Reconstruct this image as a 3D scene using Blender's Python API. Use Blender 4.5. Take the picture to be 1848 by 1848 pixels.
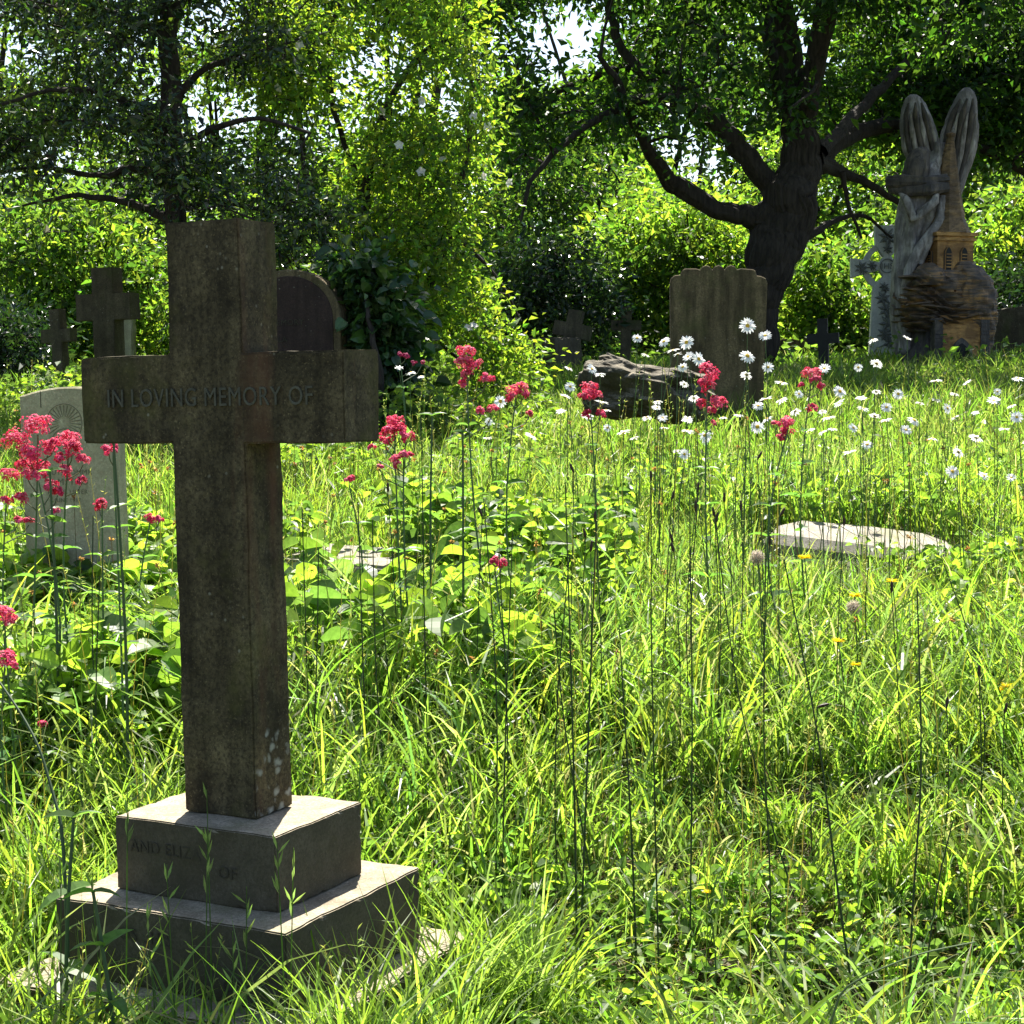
import bpy, math, random
import numpy as np
from mathutils import Vector, Matrix, noise

rng = np.random.default_rng(7)
random.seed(7)
sc = bpy.context.scene
for o in list(bpy.data.objects):
    bpy.data.objects.remove(o)
COL = sc.collection

# ------------------------------------------------------------------ camera
F, PITCH, EYE = 3098.6, 0.07487, 1.40
cam_d = bpy.data.cameras.new("camera")
cam = bpy.data.objects.new("camera", cam_d)
COL.objects.link(cam)
cam.location = (0, 0, EYE)
cam.rotation_euler = (math.pi / 2 - PITCH, 0, 0)
cam_d.sensor_width = 36.0
cam_d.lens = 36.0 * F / 1848.0
cam_d.clip_start = 0.05
cam_d.clip_end = 2000
sc.camera = cam

# ------------------------------------------------------------------ sky and sun
SUN_EL, SUN_AZ = 57.0, 0.5
w = bpy.data.worlds.new("World"); sc.world = w; w.use_nodes = True
nt = w.node_tree
sky = nt.nodes.new('ShaderNodeTexSky'); sky.sky_type = 'NISHITA'; sky.sun_disc = False
sky.sun_elevation = math.radians(SUN_EL); sky.sun_rotation = math.radians(SUN_AZ)
sky.air_density = 1.0; sky.dust_density = 1.5
bg = nt.nodes['Background']; bg.inputs[1].default_value = 0.06
nt.links.new(sky.outputs[0], bg.inputs[0])
sd = bpy.data.lights.new("sun", 'SUN'); sd.energy = 5.0; sd.angle = math.radians(0.5); sd.color = (1.0, 0.95, 0.86)
so = bpy.data.objects.new("sun", sd); COL.objects.link(so)
el, az = math.radians(SUN_EL), math.radians(SUN_AZ)
tosun = Vector((math.sin(az) * math.cos(el), math.cos(az) * math.cos(el), math.sin(el)))
so.rotation_euler = tosun.to_track_quat('Z', 'Y').to_euler()
so.location = (0, 20, 30)
sc.view_settings.view_transform = 'Standard'; sc.view_settings.look = 'None'
sc.view_settings.exposure = 1.9; sc.view_settings.gamma = 1.0
sc.view_settings.use_curve_mapping = False
sc.render.engine = 'CYCLES'
sc.cycles.max_bounces = 6; sc.cycles.diffuse_bounces = 3; sc.cycles.transparent_max_bounces = 4

# ------------------------------------------------------------------ placing
cP, sP = math.cos(PITCH), math.sin(PITCH)
def at(px, py, Y):
    u = (px - 924) / F; v = (924 - py) / F
    d = np.array([u, cP + v * sP, -sP + v * cP])
    return d * (Y / d[1]) + np.array([0, 0, EYE])
def ata(px, py, Y):
    px, py, Y = np.broadcast_arrays(np.asarray(px, float), np.asarray(py, float), np.asarray(Y, float))
    u = (px - 924) / F; v = (924 - py) / F
    k = Y / (cP + v * sP)
    return np.stack([u * k, Y, (-sP + v * cP) * k + EYE], -1)

def wav(x, y, s, seed=0):
    """smooth pseudo noise -1..1 for arrays"""
    r = np.random.default_rng(seed); o = 0
    for k in range(5):
        a = r.uniform(0, 6.28); f = s * r.uniform(.6, 1.7); p = r.uniform(0, 6.28, 2)
        o = o + np.sin(f * (x * np.cos(a) + y * np.sin(a)) + p[0] + 1.3 * np.sin(f * .7 * (y * np.cos(a) - x * np.sin(a)) + p[1]))
    return o / 3.2

PY = [-300, 1.5, 3.6, 4.8, 6, 8, 10, 12, 15, 18, 30, 60, 700]
PZ = [-.2, -.03, 0.0, .34, .55, .80, .97, 1.12, 1.36, 1.56, 1.8, 2.0, 3.0]
def ground(x, y):
    x = np.asarray(x, float); y = np.asarray(y, float)
    z = np.interp(y, PY, PZ)
    near = np.clip((y - 4) / 4, 0, 1)
    return z + .035 * wav(x, y, 1.3, 3) * near * np.exp(-np.abs(x) / 60) + np.clip((y - 8) / 8, 0, 1) * np.clip(x, -2, 4) * .012

# ------------------------------------------------------------------ mesh collector
class MB:
    def __init__(s):
        s.V = []; s.C = []; s.F = []; s.n = 0
    def add(s, V, Fc, C=(.5, .5, .5)):
        V = np.asarray(V, float).reshape(-1, 3)
        C = np.asarray(C, float)
        if C.ndim == 1: C = np.broadcast_to(C, (len(V), 3))
        s.V.append(V); s.C.append(C)
        if isinstance(Fc, np.ndarray): s.F.append(Fc + s.n)
        else:
            by = {}
            for f in Fc: by.setdefault(len(f), []).append(f)
            for k, a in by.items(): s.F.append(np.array(a) + s.n)
        s.n += len(V)
    def build(s, name, mat, parent=None, smooth=False):
        V = np.concatenate(s.V); C = np.concatenate(s.C)
        me = bpy.data.meshes.new(name)
        me.vertices.add(len(V)); me.vertices.foreach_set('co', V.astype(np.float32).ravel())
        tot = np.concatenate([np.full(len(f), f.shape[1]) for f in s.F])
        idx = np.concatenate([f.ravel() for f in s.F])
        me.loops.add(len(idx)); me.loops.foreach_set('vertex_index', idx.astype(np.int32))
        me.polygons.add(len(tot))
        st = np.concatenate([[0], np.cumsum(tot)[:-1]])
        me.polygons.foreach_set('loop_start', st.astype(np.int32))
        me.polygons.foreach_set('use_smooth', np.full(len(tot), smooth))
        ca = me.color_attributes.new('col', 'FLOAT_COLOR', 'POINT')
        ca.data.foreach_set('color', np.concatenate([C, np.ones((len(C), 1))], 1).astype(np.float32).ravel())
        me.update(calc_edges=True)
        me.materials.append(mat)
        o = bpy.data.objects.new(name, me); COL.objects.link(o)
        if parent is not None:
            o.parent = parent
            P = Matrix.LocRotScale(parent.location, parent.rotation_euler, parent.scale) if parent.type == 'EMPTY' else Matrix.Identity(4)
            o.matrix_parent_inverse = P.inverted()
        return o
    # single shapes
    def box(s, lo, hi, M=None, col=(.5, .5, .5)):
        x0, y0, z0 = lo; x1, y1, z1 = hi
        V = np.array([[x0, y0, z0], [x1, y0, z0], [x1, y1, z0], [x0, y1, z0], [x0, y0, z1], [x1, y0, z1], [x1, y1, z1], [x0, y1, z1]])
        if M is not None: V = M(V)
        s.add(V, np.array([[0, 3, 2, 1], [4, 5, 6, 7], [0, 1, 5, 4], [1, 2, 6, 5], [2, 3, 7, 6], [3, 0, 4, 7]]), col)
    def prism(s, poly, d0, d1, M=None, col=(.5, .5, .5), bev=.0):
        """poly in (x,z), extruded along y from d0 to d1, small chamfer"""
        n = len(poly); P = np.array(poly, float)
        c = P.mean(0)
        rings = []
        if bev > 0:
            nx = np.roll(P, -1, 0) - np.roll(P, 1, 0); nx /= np.linalg.norm(nx, axis=1)[:, None] + 1e-9
            nrm = np.stack([nx[:, 1], -nx[:, 0]], 1)
            if ((P + nrm * .001 - c) ** 2).sum() < ((P - c) ** 2).sum(): nrm = -nrm
            In = P - nrm * bev
            rings = [(In, d0), (P, d0 + bev), (P, d1 - bev), (In, d1)]
        else: rings = [(P, d0), (P, d1)]
        V = np.concatenate([np.stack([p[:, 0], np.full(n, d), p[:, 1]], 1) for p, d in rings])
        if M is not None: V = M(V)
        Fq = []
        for r in range(len(rings) - 1):
            for i in range(n):
                j = (i + 1) % n; Fq.append([r * n + i, r * n + j, (r + 1) * n + j, (r + 1) * n + i])
        k = len(rings) - 1
        s.add(V, Fq + [list(range(n))[::-1], [k * n + i for i in range(n)]], col)
    def tube(s, pts, rad, sides=5, col=(.2, .3, .1), rough=0, cap=True):
        pts = np.asarray(pts, float); n = len(pts); rad = np.broadcast_to(rad, (n,))
        T = np.gradient(pts, axis=0); T /= np.linalg.norm(T, axis=1)[:, None] + 1e-9
        ref = np.array([0, 1., 0]) if abs(T[0][1]) < .9 else np.array([1., 0, 0])
        a = np.linspace(0, 2 * math.pi, sides, endpoint=False)
        V = []
        for i in range(n):
            x = np.cross(ref, T[i]); x /= np.linalg.norm(x) + 1e-9; y = np.cross(T[i], x)
            r = rad[i] * (1 + (rough * rng.uniform(-1, 1, sides) if rough else 0))
            V.append(pts[i] + (np.cos(a) * r)[:, None] * x + (np.sin(a) * r)[:, None] * y)
        V = np.concatenate(V)
        k = np.arange(n - 1)[:, None] * sides + np.arange(sides)[None]
        k2 = np.arange(n - 1)[:, None] * sides + (np.arange(sides)[None] + 1) % sides
        Fq = np.stack([k, k2, k2 + sides, k + sides], -1).reshape(-1, 4)
        s.add(V, Fq, col)
    def ribbons(s, base, az, h, lean, curl, wid, col, segs=4, tw=None, tipcol=None):
        """curved blades; all arrays (N,)"""
        N = len(base); az = np.broadcast_to(az, (N,)); tw = rng.uniform(0, 6.28, N) if tw is None else np.broadcast_to(tw, (N,))
        d = np.stack([np.cos(az), np.sin(az), 0 * az], 1)
        wd = np.stack([np.cos(tw), np.sin(tw), 0 * tw], 1)
        p = base.copy(); L = h / segs; V = np.zeros((N, 2 * (segs + 1), 3))
        prof = np.array([.75, 1, .9, .62, .06]) if segs == 4 else np.interp(np.linspace(0, 1, segs + 1), [0, .25, .6, .85, 1], [.75, 1, .85, .5, .05])
        for k in range(segs + 1):
            V[:, 2 * k] = p - wd * (wid * prof[k] / 2)[:, None]; V[:, 2 * k + 1] = p + wd * (wid * prof[k] / 2)[:, None]
            th = lean + curl * ((k + .5) / segs) ** 1.4
            p = p + d * (np.sin(th) * L)[:, None] + np.array([0, 0, 1.]) * (np.cos(th) * L)[:, None]
        f = np.array([[2 * k, 2 * k + 1, 2 * k + 3, 2 * k + 2] for k in range(segs)])
        Fq = (np.arange(N)[:, None, None] * (2 * segs + 2) + f[None]).reshape(-1, 4)
        C = np.repeat(np.asarray(col)[:, None, :], 2 * segs + 2, 1)
        if tipcol is not None:
            t = np.repeat(np.linspace(0, 1, segs + 1), 2)[None, :, None] ** 2
            C = C * (1 - t) + tipcol * t
        s.add(V.reshape(-1, 3), Fq, C.reshape(-1, 3))
    def leaves(s, base, axis, nrm, L, W, col, simple=True, fold=.25, droop=.15):
        """leaf cards with a folded midrib; base (N,3)"""
        N = len(base)
        axis = axis / (np.linalg.norm(axis, axis=1)[:, None] + 1e-9)
        sd_ = np.cross(axis, nrm); sd_ /= np.linalg.norm(sd_, axis=1)[:, None] + 1e-9
        nr = np.cross(sd_, axis)
        L = np.broadcast_to(L, (N,))[:, None]; W = np.broadcast_to(W, (N,))[:, None]
        if simple:
            V = np.stack([base, base + axis * L * .45 + sd_ * W * .5 + nr * W * fold, base + axis * L - nr * L * droop, base + axis * L * .45 - sd_ * W * .5 + nr * W * fold], 1)
            Fq = (np.arange(N)[:, None, None] * 4 + np.array([[0, 1, 2], [0, 2, 3]])[None]).reshape(-1, 3)
            C = np.repeat(np.asarray(col)[:, None, :], 4, 1)
        else:
            t = [0, .12, .35, .65, .86, 1.0]; wv = [0.04, .36, .5, .42, .22, 0.01]
            rows = []
            for tt, ww in zip(t, wv):
                mid = base + axis * L * tt - nr * L * droop * tt * tt * 1.6
                rows += [mid - sd_ * W * ww + nr * W * fold * ww * 2, mid, mid + sd_ * W * ww + nr * W * fold * ww * 2]
            V = np.stack(rows, 1)
            f = []
            for k in range(5): f += [[3 * k, 3 * k + 1, 3 * k + 4, 3 * k + 3], [3 * k + 1, 3 * k + 2, 3 * k + 5, 3 * k + 4]]
            Fq = (np.arange(N)[:, None, None] * 18 + np.array(f)[None]).reshape(-1, 4)
            C = np.repeat(np.asarray(col)[:, None, :], 18, 1).copy()
            C[:, 1::3] *= 1.25
        s.add(V.reshape(-1, 3), Fq, C.reshape(-1, 3))

def unit(a): return a / (np.linalg.norm(a, axis=-1, keepdims=True) + 1e-9)
def rdir(n, up=0.0):
    v = rng.normal(size=(n, 3)); v = unit(v); v[:, 2] += up; return unit(v)
def tint(base, n, vary=.25, hue=.12):
    b = np.asarray(base, float)
    k = np.exp(rng.normal(0, vary, (n, 1)))
    h = np.exp(rng.normal(0, hue, (n, 3)))
    return np.clip(b * k * h, .002, .9)

def tag(o, label=None, cat=None, group=None, kind=None):
    if label: o['label'] = label
    if cat: o['category'] = cat
    if group: o['group'] = group
    if kind: o['kind'] = kind
    return o
def empty(name, loc, label, cat, group=None, rz=0):
    o = bpy.data.objects.new(name, None); COL.objects.link(o); o.empty_display_size = .1
    o.location = Vector([float(v) for v in loc]); o.rotation_euler = (0, 0, rz)
    return tag(o, label, cat, group)

# ------------------------------------------------------------------ materials
def newmat(name):
    m = bpy.data.materials.new(name); m.use_nodes = True
    nt = m.node_tree; return m, nt, nt.nodes['Principled BSDF']
def N(nt, t, **kw):
    n = nt.nodes.new(t)
    for k, v in kw.items():
        if k.startswith('i_'):
            key = k[2:]; n.inputs[int(key) if key.isdigit() else key].default_value = v
        else: setattr(n, k, v)
    return n
def ramp(nt, src, stops):
    r = nt.nodes.new('ShaderNodeValToRGB'); nt.links.new(src, r.inputs[0])
    e = r.color_ramp.elements
    while len(e) < len(stops): e.new(.5)
    for q, (p, c) in zip(e, stops):
        q.position = p; q.color = (*c, 1) if len(c) == 3 else c
    return r.outputs[0]
def mix(nt, f, a, b, mode='MIX'):
    m = nt.nodes.new('ShaderNodeMix'); m.data_type = 'RGBA'; m.blend_type = mode
    for i, v in ((0, f), (6, a), (7, b)):
        if isinstance(v, (int, float)): m.inputs[i].default_value = v
        elif isinstance(v, tuple): m.inputs[i].default_value = (*v, 1)
        else: nt.links.new(v, m.inputs[i])
    return m.outputs[2]

def veg(name, trans=.5, rough=.42, boost=(1.7, 2.0, .55), spec=.45, vein=40):
    m, nt, b = newmat(name)
    a = N(nt, 'ShaderNodeAttribute', attribute_name='col')
    vc = mix(nt, 1.0, a.outputs['Color'], ramp(nt, noisen(nt, coords(nt), vein, 3, .6), [(.3, (.75, .8, .75)), (.7, (1.2, 1.2, 1.2))]), 'MULTIPLY')
    nt.links.new(vc, b.inputs['Base Color'])
    b.inputs['Roughness'].default_value = rough; b.inputs['Specular IOR Level'].default_value = spec
    tr = N(nt, 'ShaderNodeBsdfTranslucent')
    nt.links.new(mix(nt, 1.0, vc, boost, 'MULTIPLY'), tr.inputs[0])
    mx = N(nt, 'ShaderNodeMixShader'); mx.inputs[0].default_value = trans
    nt.links.new(b.outputs[0], mx.inputs[1]); nt.links.new(tr.outputs[0], mx.inputs[2])
    nt.links.new(mx.outputs[0], nt.nodes['Material Output'].inputs[0])
    return m
def coords(nt, scale=(1, 1, 1)):
    t = N(nt, 'ShaderNodeTexCoord'); mp = N(nt, 'ShaderNodeMapping'); mp.inputs['Scale'].default_value = scale
    nt.links.new(t.outputs['Object'], mp.inputs[0]); return mp.outputs[0]
def noisen(nt, vec, sc_, det=6, rough=.6, dist=0):
    n = N(nt, 'ShaderNodeTexNoise', i_Scale=sc_, i_Detail=det, i_Roughness=rough, i_Distortion=dist)
    nt.links.new(vec, n.inputs['Vector']); return n.outputs['Fac']
def stone(name, pale, dark, moss=None, scale=1.0, lichen=.0, streak=.6, bump=.35, rust=None, spots=.5, shade_grime=0):
    m, nt, b = newmat(name)
    v = coords(nt); vs = coords(nt, (1, 1, .12))
    c = ramp(nt, noisen(nt, v, 9 * scale, 8, .7), [(.32, dark), (.68, pale)])
    c = mix(nt, ramp(nt, noisen(nt, v, 110 * scale, 5, .75), [(.40, (0, 0, 0)), (.56, (1, 1, 1))]), mix(nt, .75, c, dark), c)
    c = mix(nt, ramp(nt, noisen(nt, v, 170 * scale, 3, .6), [(.60, (0, 0, 0)), (.68, (.5, .5, .5))]), c, tuple(x * 1.5 for x in pale))
    st = ramp(nt, noisen(nt, vs, 22 * scale, 4, .6), [(.42, (0, 0, 0)), (.62, (1, 1, 1))])
    f = N(nt, 'ShaderNodeMath', operation='MULTIPLY'); nt.links.new(st, f.inputs[0]); f.inputs[1].default_value = streak
    c = mix(nt, f.outputs[0], c, tuple(x * .45 for x in dark))
    if rust:
        r = ramp(nt, noisen(nt, vs, 9 * scale, 5, .6), [(.55, (0, 0, 0)), (.72, (.7, .7, .7))]); c = mix(nt, r, c, rust)
    if moss:
        r = ramp(nt, noisen(nt, v, 4 * scale, 8, .65), [(.52, (0, 0, 0)), (.7, (.8, .8, .8))]); c = mix(nt, r, c, moss)
    if spots:
        vo = N(nt, 'ShaderNodeTexVoronoi', i_Scale=38 * scale); nt.links.new(v, vo.inputs['Vector'])
        r = ramp(nt, vo.outputs['Distance'], [(.08, (spots, spots, spots)), (.16, (0, 0, 0))])
        g = ramp(nt, noisen(nt, v, 7 * scale, 2), [(.5, (0, 0, 0)), (.6, (1, 1, 1))])
        c = mix(nt, mix(nt, 1.0, r, g, 'MULTIPLY'), c, (.30, .29, .22))
    if lichen:
        vo = N(nt, 'ShaderNodeTexVoronoi', i_Scale=34 * scale, i_Randomness=1.0); nt.links.new(v, vo.inputs['Vector'])
        wv_ = N(nt, 'ShaderNodeVectorMath', operation='MULTIPLY_ADD'); nz_ = N(nt, 'ShaderNodeTexNoise', i_Scale=30.0, i_Detail=3.0); nt.links.new(v, nz_.inputs['Vector'])
        nt.links.new(nz_.outputs['Color'], wv_.inputs[0]); wv_.inputs[1].default_value = (.035, .035, .035); nt.links.new(v, wv_.inputs[2]); nt.links.new(wv_.outputs[0], vo.inputs['Vector'])
        sx = N(nt, 'ShaderNodeSeparateXYZ'); nt.links.new(v, sx.inputs[0]); ge = N(nt, 'ShaderNodeNewGeometry'); dt = N(nt, 'ShaderNodeVectorMath', operation='DOT_PRODUCT'); nt.links.new(ge.outputs['Normal'], dt.inputs[0]); dt.inputs[1].default_value = (.88, -.47, 0)
        mz = ramp(nt, sx.outputs['Z'], [(.50, (1, 1, 1)), (1.0, (0, 0, 0))]); mn = ramp(nt, dt.outputs['Value'], [(.7, (0, 0, 0)), (.8, (1, 1, 1))])
        g = ramp(nt, mix(nt, .45, noisen(nt, v, 9 * scale, 3), mz), [(.46, (0, 0, 0)), (.52, (1, 1, 1))]); g = mix(nt, 1.0, g, mn, 'MULTIPLY'); g = mix(nt, 1.0, g, ramp(nt, sx.outputs['Z'], [(.8, (1, 1, 1)), (.9, (0, 0, 0))]), 'MULTIPLY')
        r = ramp(nt, vo.outputs['Distance'], [(.16, (lichen, lichen, lichen)), (.40, (0, 0, 0))])
        c = mix(nt, mix(nt, 1.0, r, g, 'MULTIPLY'), c, (.42, .44, .38))
    if shade_grime:  # shade and some dirt painted into the sides; tops left pale as if sunlit
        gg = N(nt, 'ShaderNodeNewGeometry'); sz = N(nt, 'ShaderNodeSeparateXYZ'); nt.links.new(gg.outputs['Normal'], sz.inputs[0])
        gf = ramp(nt, mix(nt, .25, sz.outputs['Z'], noisen(nt, v, 20, 4)), [(.3, (shade_grime, shade_grime, shade_grime)), (.6, (0, 0, 0))]); c = mix(nt, gf, c, (.035, .03, .018))
    nt.links.new(c, b.inputs['Base Color']); b.inputs['Roughness'].default_value = .92; b.inputs['Specular IOR Level'].default_value = .2
    bp = N(nt, 'ShaderNodeBump', i_Strength=bump, i_Distance=.006)
    nt.links.new(noisen(nt, v, 60 * scale, 8, .75), bp.inputs['Height']); nt.links.new(bp.outputs[0], b.inputs['Normal'])
    return m
def plain(name, col, rough=.8, vary=.3, sc_=30, bump=0, stretch=(1, 1, 1)):
    m, nt, b = newmat(name)
    v = coords(nt, stretch)
    nn = noisen(nt, v, sc_, 5, .65)
    c = ramp(nt, nn, [(.3, tuple(x * (1 - vary) for x in col)), (.7, tuple(min(1, x * (1 + vary)) for x in col))])
    nt.links.new(c, b.inputs['Base Color']); b.inputs['Roughness'].default_value = rough; b.inputs['Specular IOR Level'].default_value = .3
    if bump:
        bp = N(nt, 'ShaderNodeBump', i_Strength=bump, i_Distance=.01); nt.links.new(nn, bp.inputs['Height']); nt.links.new(bp.outputs[0], b.inputs['Normal'])
    return m
def wood(name, a, bcol, dark, stretch=(6, 6, 1), sc_=6):
    m, nt, b = newmat(name)
    v = coords(nt, stretch)
    g = noisen(nt, v, sc_, 8, .7, .6)
    c = ramp(nt, g, [(.34, dark), (.48, a), (.7, bcol)])
    c = mix(nt, ramp(nt, noisen(nt, coords(nt), 5, 5, .6), [(.42, (.75, .75, .75)), (.6, (0, 0, 0))]), c, dark)
    nt.links.new(c, b.inputs['Base Color']); b.inputs['Roughness'].default_value = .62; b.inputs['Specular IOR Level'].default_value = .35
    bp = N(nt, 'ShaderNodeBump', i_Strength=.8, i_Distance=.03); nt.links.new(g, bp.inputs['Height']); nt.links.new(bp.outputs[0], b.inputs['Normal'])
    return m
def attr_mat(name, rough=.8, trans=0.0, spec=.3):
    m, nt, b = newmat(name)
    a = N(nt, 'ShaderNodeAttribute', attribute_name='col')
    nt.links.new(a.outputs['Color'], b.inputs['Base Color'])
    b.inputs['Roughness'].default_value = rough; b.inputs['Specular IOR Level'].default_value = spec
    if trans:
        tr = N(nt, 'ShaderNodeBsdfTranslucent'); nt.links.new(a.outputs['Color'], tr.inputs[0])
        mx = N(nt, 'ShaderNodeMixShader'); mx.inputs[0].default_value = trans
        nt.links.new(b.outputs[0], mx.inputs[1]); nt.links.new(tr.outputs[0], mx.inputs[2])
        nt.links.new(mx.outputs[0], nt.nodes['Material Output'].inputs[0])
    return m

M_grass = veg('grass_blade', .60, .40, (2.0, 2.1, 1.1), .35)
M_leaf = veg('meadow_leaf', .58, .45, (2.0, 2.1, 1.0), .35, 70)
M_tree = veg('tree_leaf', .56, .42, (2.2, 2.3, .7), .35, 12)
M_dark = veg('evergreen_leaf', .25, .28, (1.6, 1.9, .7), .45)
M_stem = attr_mat('plant_stem', .6)
M_petal = attr_mat('white_petal', .6, .35)
M_pink = attr_mat('pink_floret', .6, .35)
M_bark = plain('bark', (.034, .027, .021), .95, .6, 9, 1.0, (3, 3, .5))
M_cross = stone('weathered_stone', (.19, .155, .085), (.035, .028, .016), moss=(.085, .088, .028), lichen=.0, rust=(.11, .055, .03), streak=.55)
M_shaft = stone('lichened_stone', (.165, .135, .07), (.026, .021, .012), moss=(.085, .085, .022), lichen=.55, rust=(.11, .055, .03), streak=.5)
M_plinth = stone('plinth_stone', (.42, .36, .26), (.15, .125, .085), moss=(.12, .12, .05), streak=.0, spots=.5, scale=1.3, shade_grime=.8)
M_letter = plain('lead_lettering', (.075, .074, .052), .8, .4, 60)
M_incise = plain('incised_lettering', (.05, .043, .028), .9, .3, 60)
M_warl = plain('worn_lettering', (.17, .155, .09), .9, .3, 60)
M_war = stone('portland_stone', (.54, .49, .31), (.30, .27, .16), streak=.25, spots=.2, bump=.2)
M_brown = stone('brown_stone', (.24, .18, .095), (.08, .062, .034), moss=(.09, .095, .03), streak=.7, bump=.3, scale=.8)
M_darkst = stone('dark_stone', (.13, .11, .07), (.045, .038, .026), moss=(.05, .06, .02), streak=.4, scale=.8)
M_red = stone('reddish_stone', (.07, .045, .036), (.035, .024, .02), streak=.4, scale=.8)
M_marble = stone('grey_marble', (.72, .74, .70), (.42, .44, .42), streak=.25, spots=.1, bump=.15)
M_relief = plain('marble_relief', (.20, .21, .20), .8, .5, 25)
M_slab = stone('pale_slab', (.38, .345, .29), (.15, .135, .10), moss=(.14, .14, .06), streak=0, spots=.3)
M_rock = stone('rough_rock', (.30, .26, .18), (.05, .045, .035), streak=.15, bump=.8, shade_grime=.8)
M_iron = plain('black_metal', (.012, .012, .011), .6, .3, 20)

# ------------------------------------------------------------------ ground
def grid_axis(c):
    return np.array(c)
xs = np.concatenate([[-500, -200, -100, -50, -25], np.linspace(-14, 14, 113), [25, 50, 100, 200, 500]])
ys = np.concatenate([[-300, -100, -30, -10, -3], np.linspace(0, 30, 151), [34, 40, 50, 70, 100, 200, 700]])
X, Yg = np.meshgrid(xs, ys)
Z = ground(X, Yg) + np.where((np.abs(X) < 15) & (Yg < 30) & (Yg > 0), .012 * wav(X, Yg, 9, 5), 0)
gm = MB()
nx = len(xs); k = (np.arange(len(ys) - 1)[:, None] * nx + np.arange(nx - 1)[None]).ravel()
gm.add(np.stack([X.ravel(), Yg.ravel(), Z.ravel()], 1), np.stack([k, k + 1, k + nx + 1, k + nx], 1))
mg, nt, b = newmat('soil_and_litter')
v = coords(nt)
c = ramp(nt, noisen(nt, v, 3, 8, .7), [(.3, (.02, .022, .009)), (.5, (.05, .055, .018)), (.72, (.12, .095, .05))])
nt.links.new(c, b.inputs['Base Color']); b.inputs['Roughness'].default_value = 1
bp = N(nt, 'ShaderNodeBump', i_Strength=.8, i_Distance=.03); nt.links.new(noisen(nt, v, 25, 6, .7), bp.inputs['Height']); nt.links.new(bp.outputs[0], b.inputs['Normal'])
tag(gm.build('ground', mg, smooth=True), kind='structure')

# ------------------------------------------------------------------ text
def text_mesh(txt, size, depth, align='LEFT'):
    cu = bpy.data.curves.new('t', 'FONT'); cu.body = txt; cu.size = size; cu.extrude = depth; cu.align_x = align; cu.resolution_u = 3
    cu.space_character = 1.08
    o = bpy.data.objects.new('t', cu); COL.objects.link(o)
    dg = bpy.context.evaluated_depsgraph_get(); dg.update()
    me = bpy.data.meshes.new_from_object(o.evaluated_get(dg))
    V = np.array([v.co[:] for v in me.vertices]).reshape(-1, 3)
    Fc = [list(p.vertices) for p in me.polygons]
    bpy.data.objects.remove(o); bpy.data.curves.remove(cu); bpy.data.meshes.remove(me)
    return V, Fc
def put_text(mb, txt, size, x, z, y, M, sx=1.0, depth=.0012, align='LEFT'):
    V, Fc = text_mesh(txt, size, depth, align)
    if len(V) == 0: return
    W = np.stack([V[:, 0] * sx + x, y - V[:, 2], V[:, 1] + z], 1)
    mb.add(M(W), Fc)

# ------------------------------------------------------------------ monument frames
def frame(yaw, origin, lx=0.0, ly=0.0):
    """local x right along the front, y to the back, z up; ly leans sideways, lx leans back"""
    R = Matrix.Rotation(ly, 3, 'Y') @ Matrix.Rotation(lx, 3, 'X') @ Matrix.Rotation(yaw, 3, 'Z')
    R = np.array(R); o = np.asarray(origin, float)
    return lambda V: np.asarray(V, float) @ R.T + o

def rough_box(mb, lo, hi, M, seg=.02, amp=.0012, bev=.004, seed=0, n=14):
    """a chamfered stone block whose arrises are slightly worn"""
    import bmesh
    bm = bmesh.new(); bmesh.ops.create_cube(bm, size=1)
    lo = np.array(lo); hi = np.array(hi)
    for v in bm.verts: v.co = Vector(((lo + hi) / 2 + np.array(v.co) * (hi - lo)).tolist())
    bmesh.ops.bevel(bm, geom=list(bm.edges), offset=bev, segments=2, affect='EDGES')
    bmesh.ops.subdivide_edges(bm, edges=[e for e in bm.edges if e.calc_length() > .03], cuts=n, use_grid_fill=True)
    bm.verts.ensure_lookup_table()
    for v in bm.verts:
        q = noise.noise_vector(v.co * 14 + Vector((seed, 0, 0)))
        v.co += q * amp
        q2 = noise.noise(v.co * 55 + Vector((seed, 3, 0)))
        ed = sum(1 for i in range(3) if min(abs(v.co[i] - lo[i]), abs(v.co[i] - hi[i])) < bev * 2.2)
        if ed >= 2 and q2 > .12: v.co += (Vector(((lo + hi) / 2).tolist()) - v.co).normalized() * (q2 - .12) * .008
    V = [v.co[:] for v in bm.verts]; Fc = [[v.index for v in f.verts] for f in bm.faces]
    mb.add(M(np.array(V)), Fc); bm.free()

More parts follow.
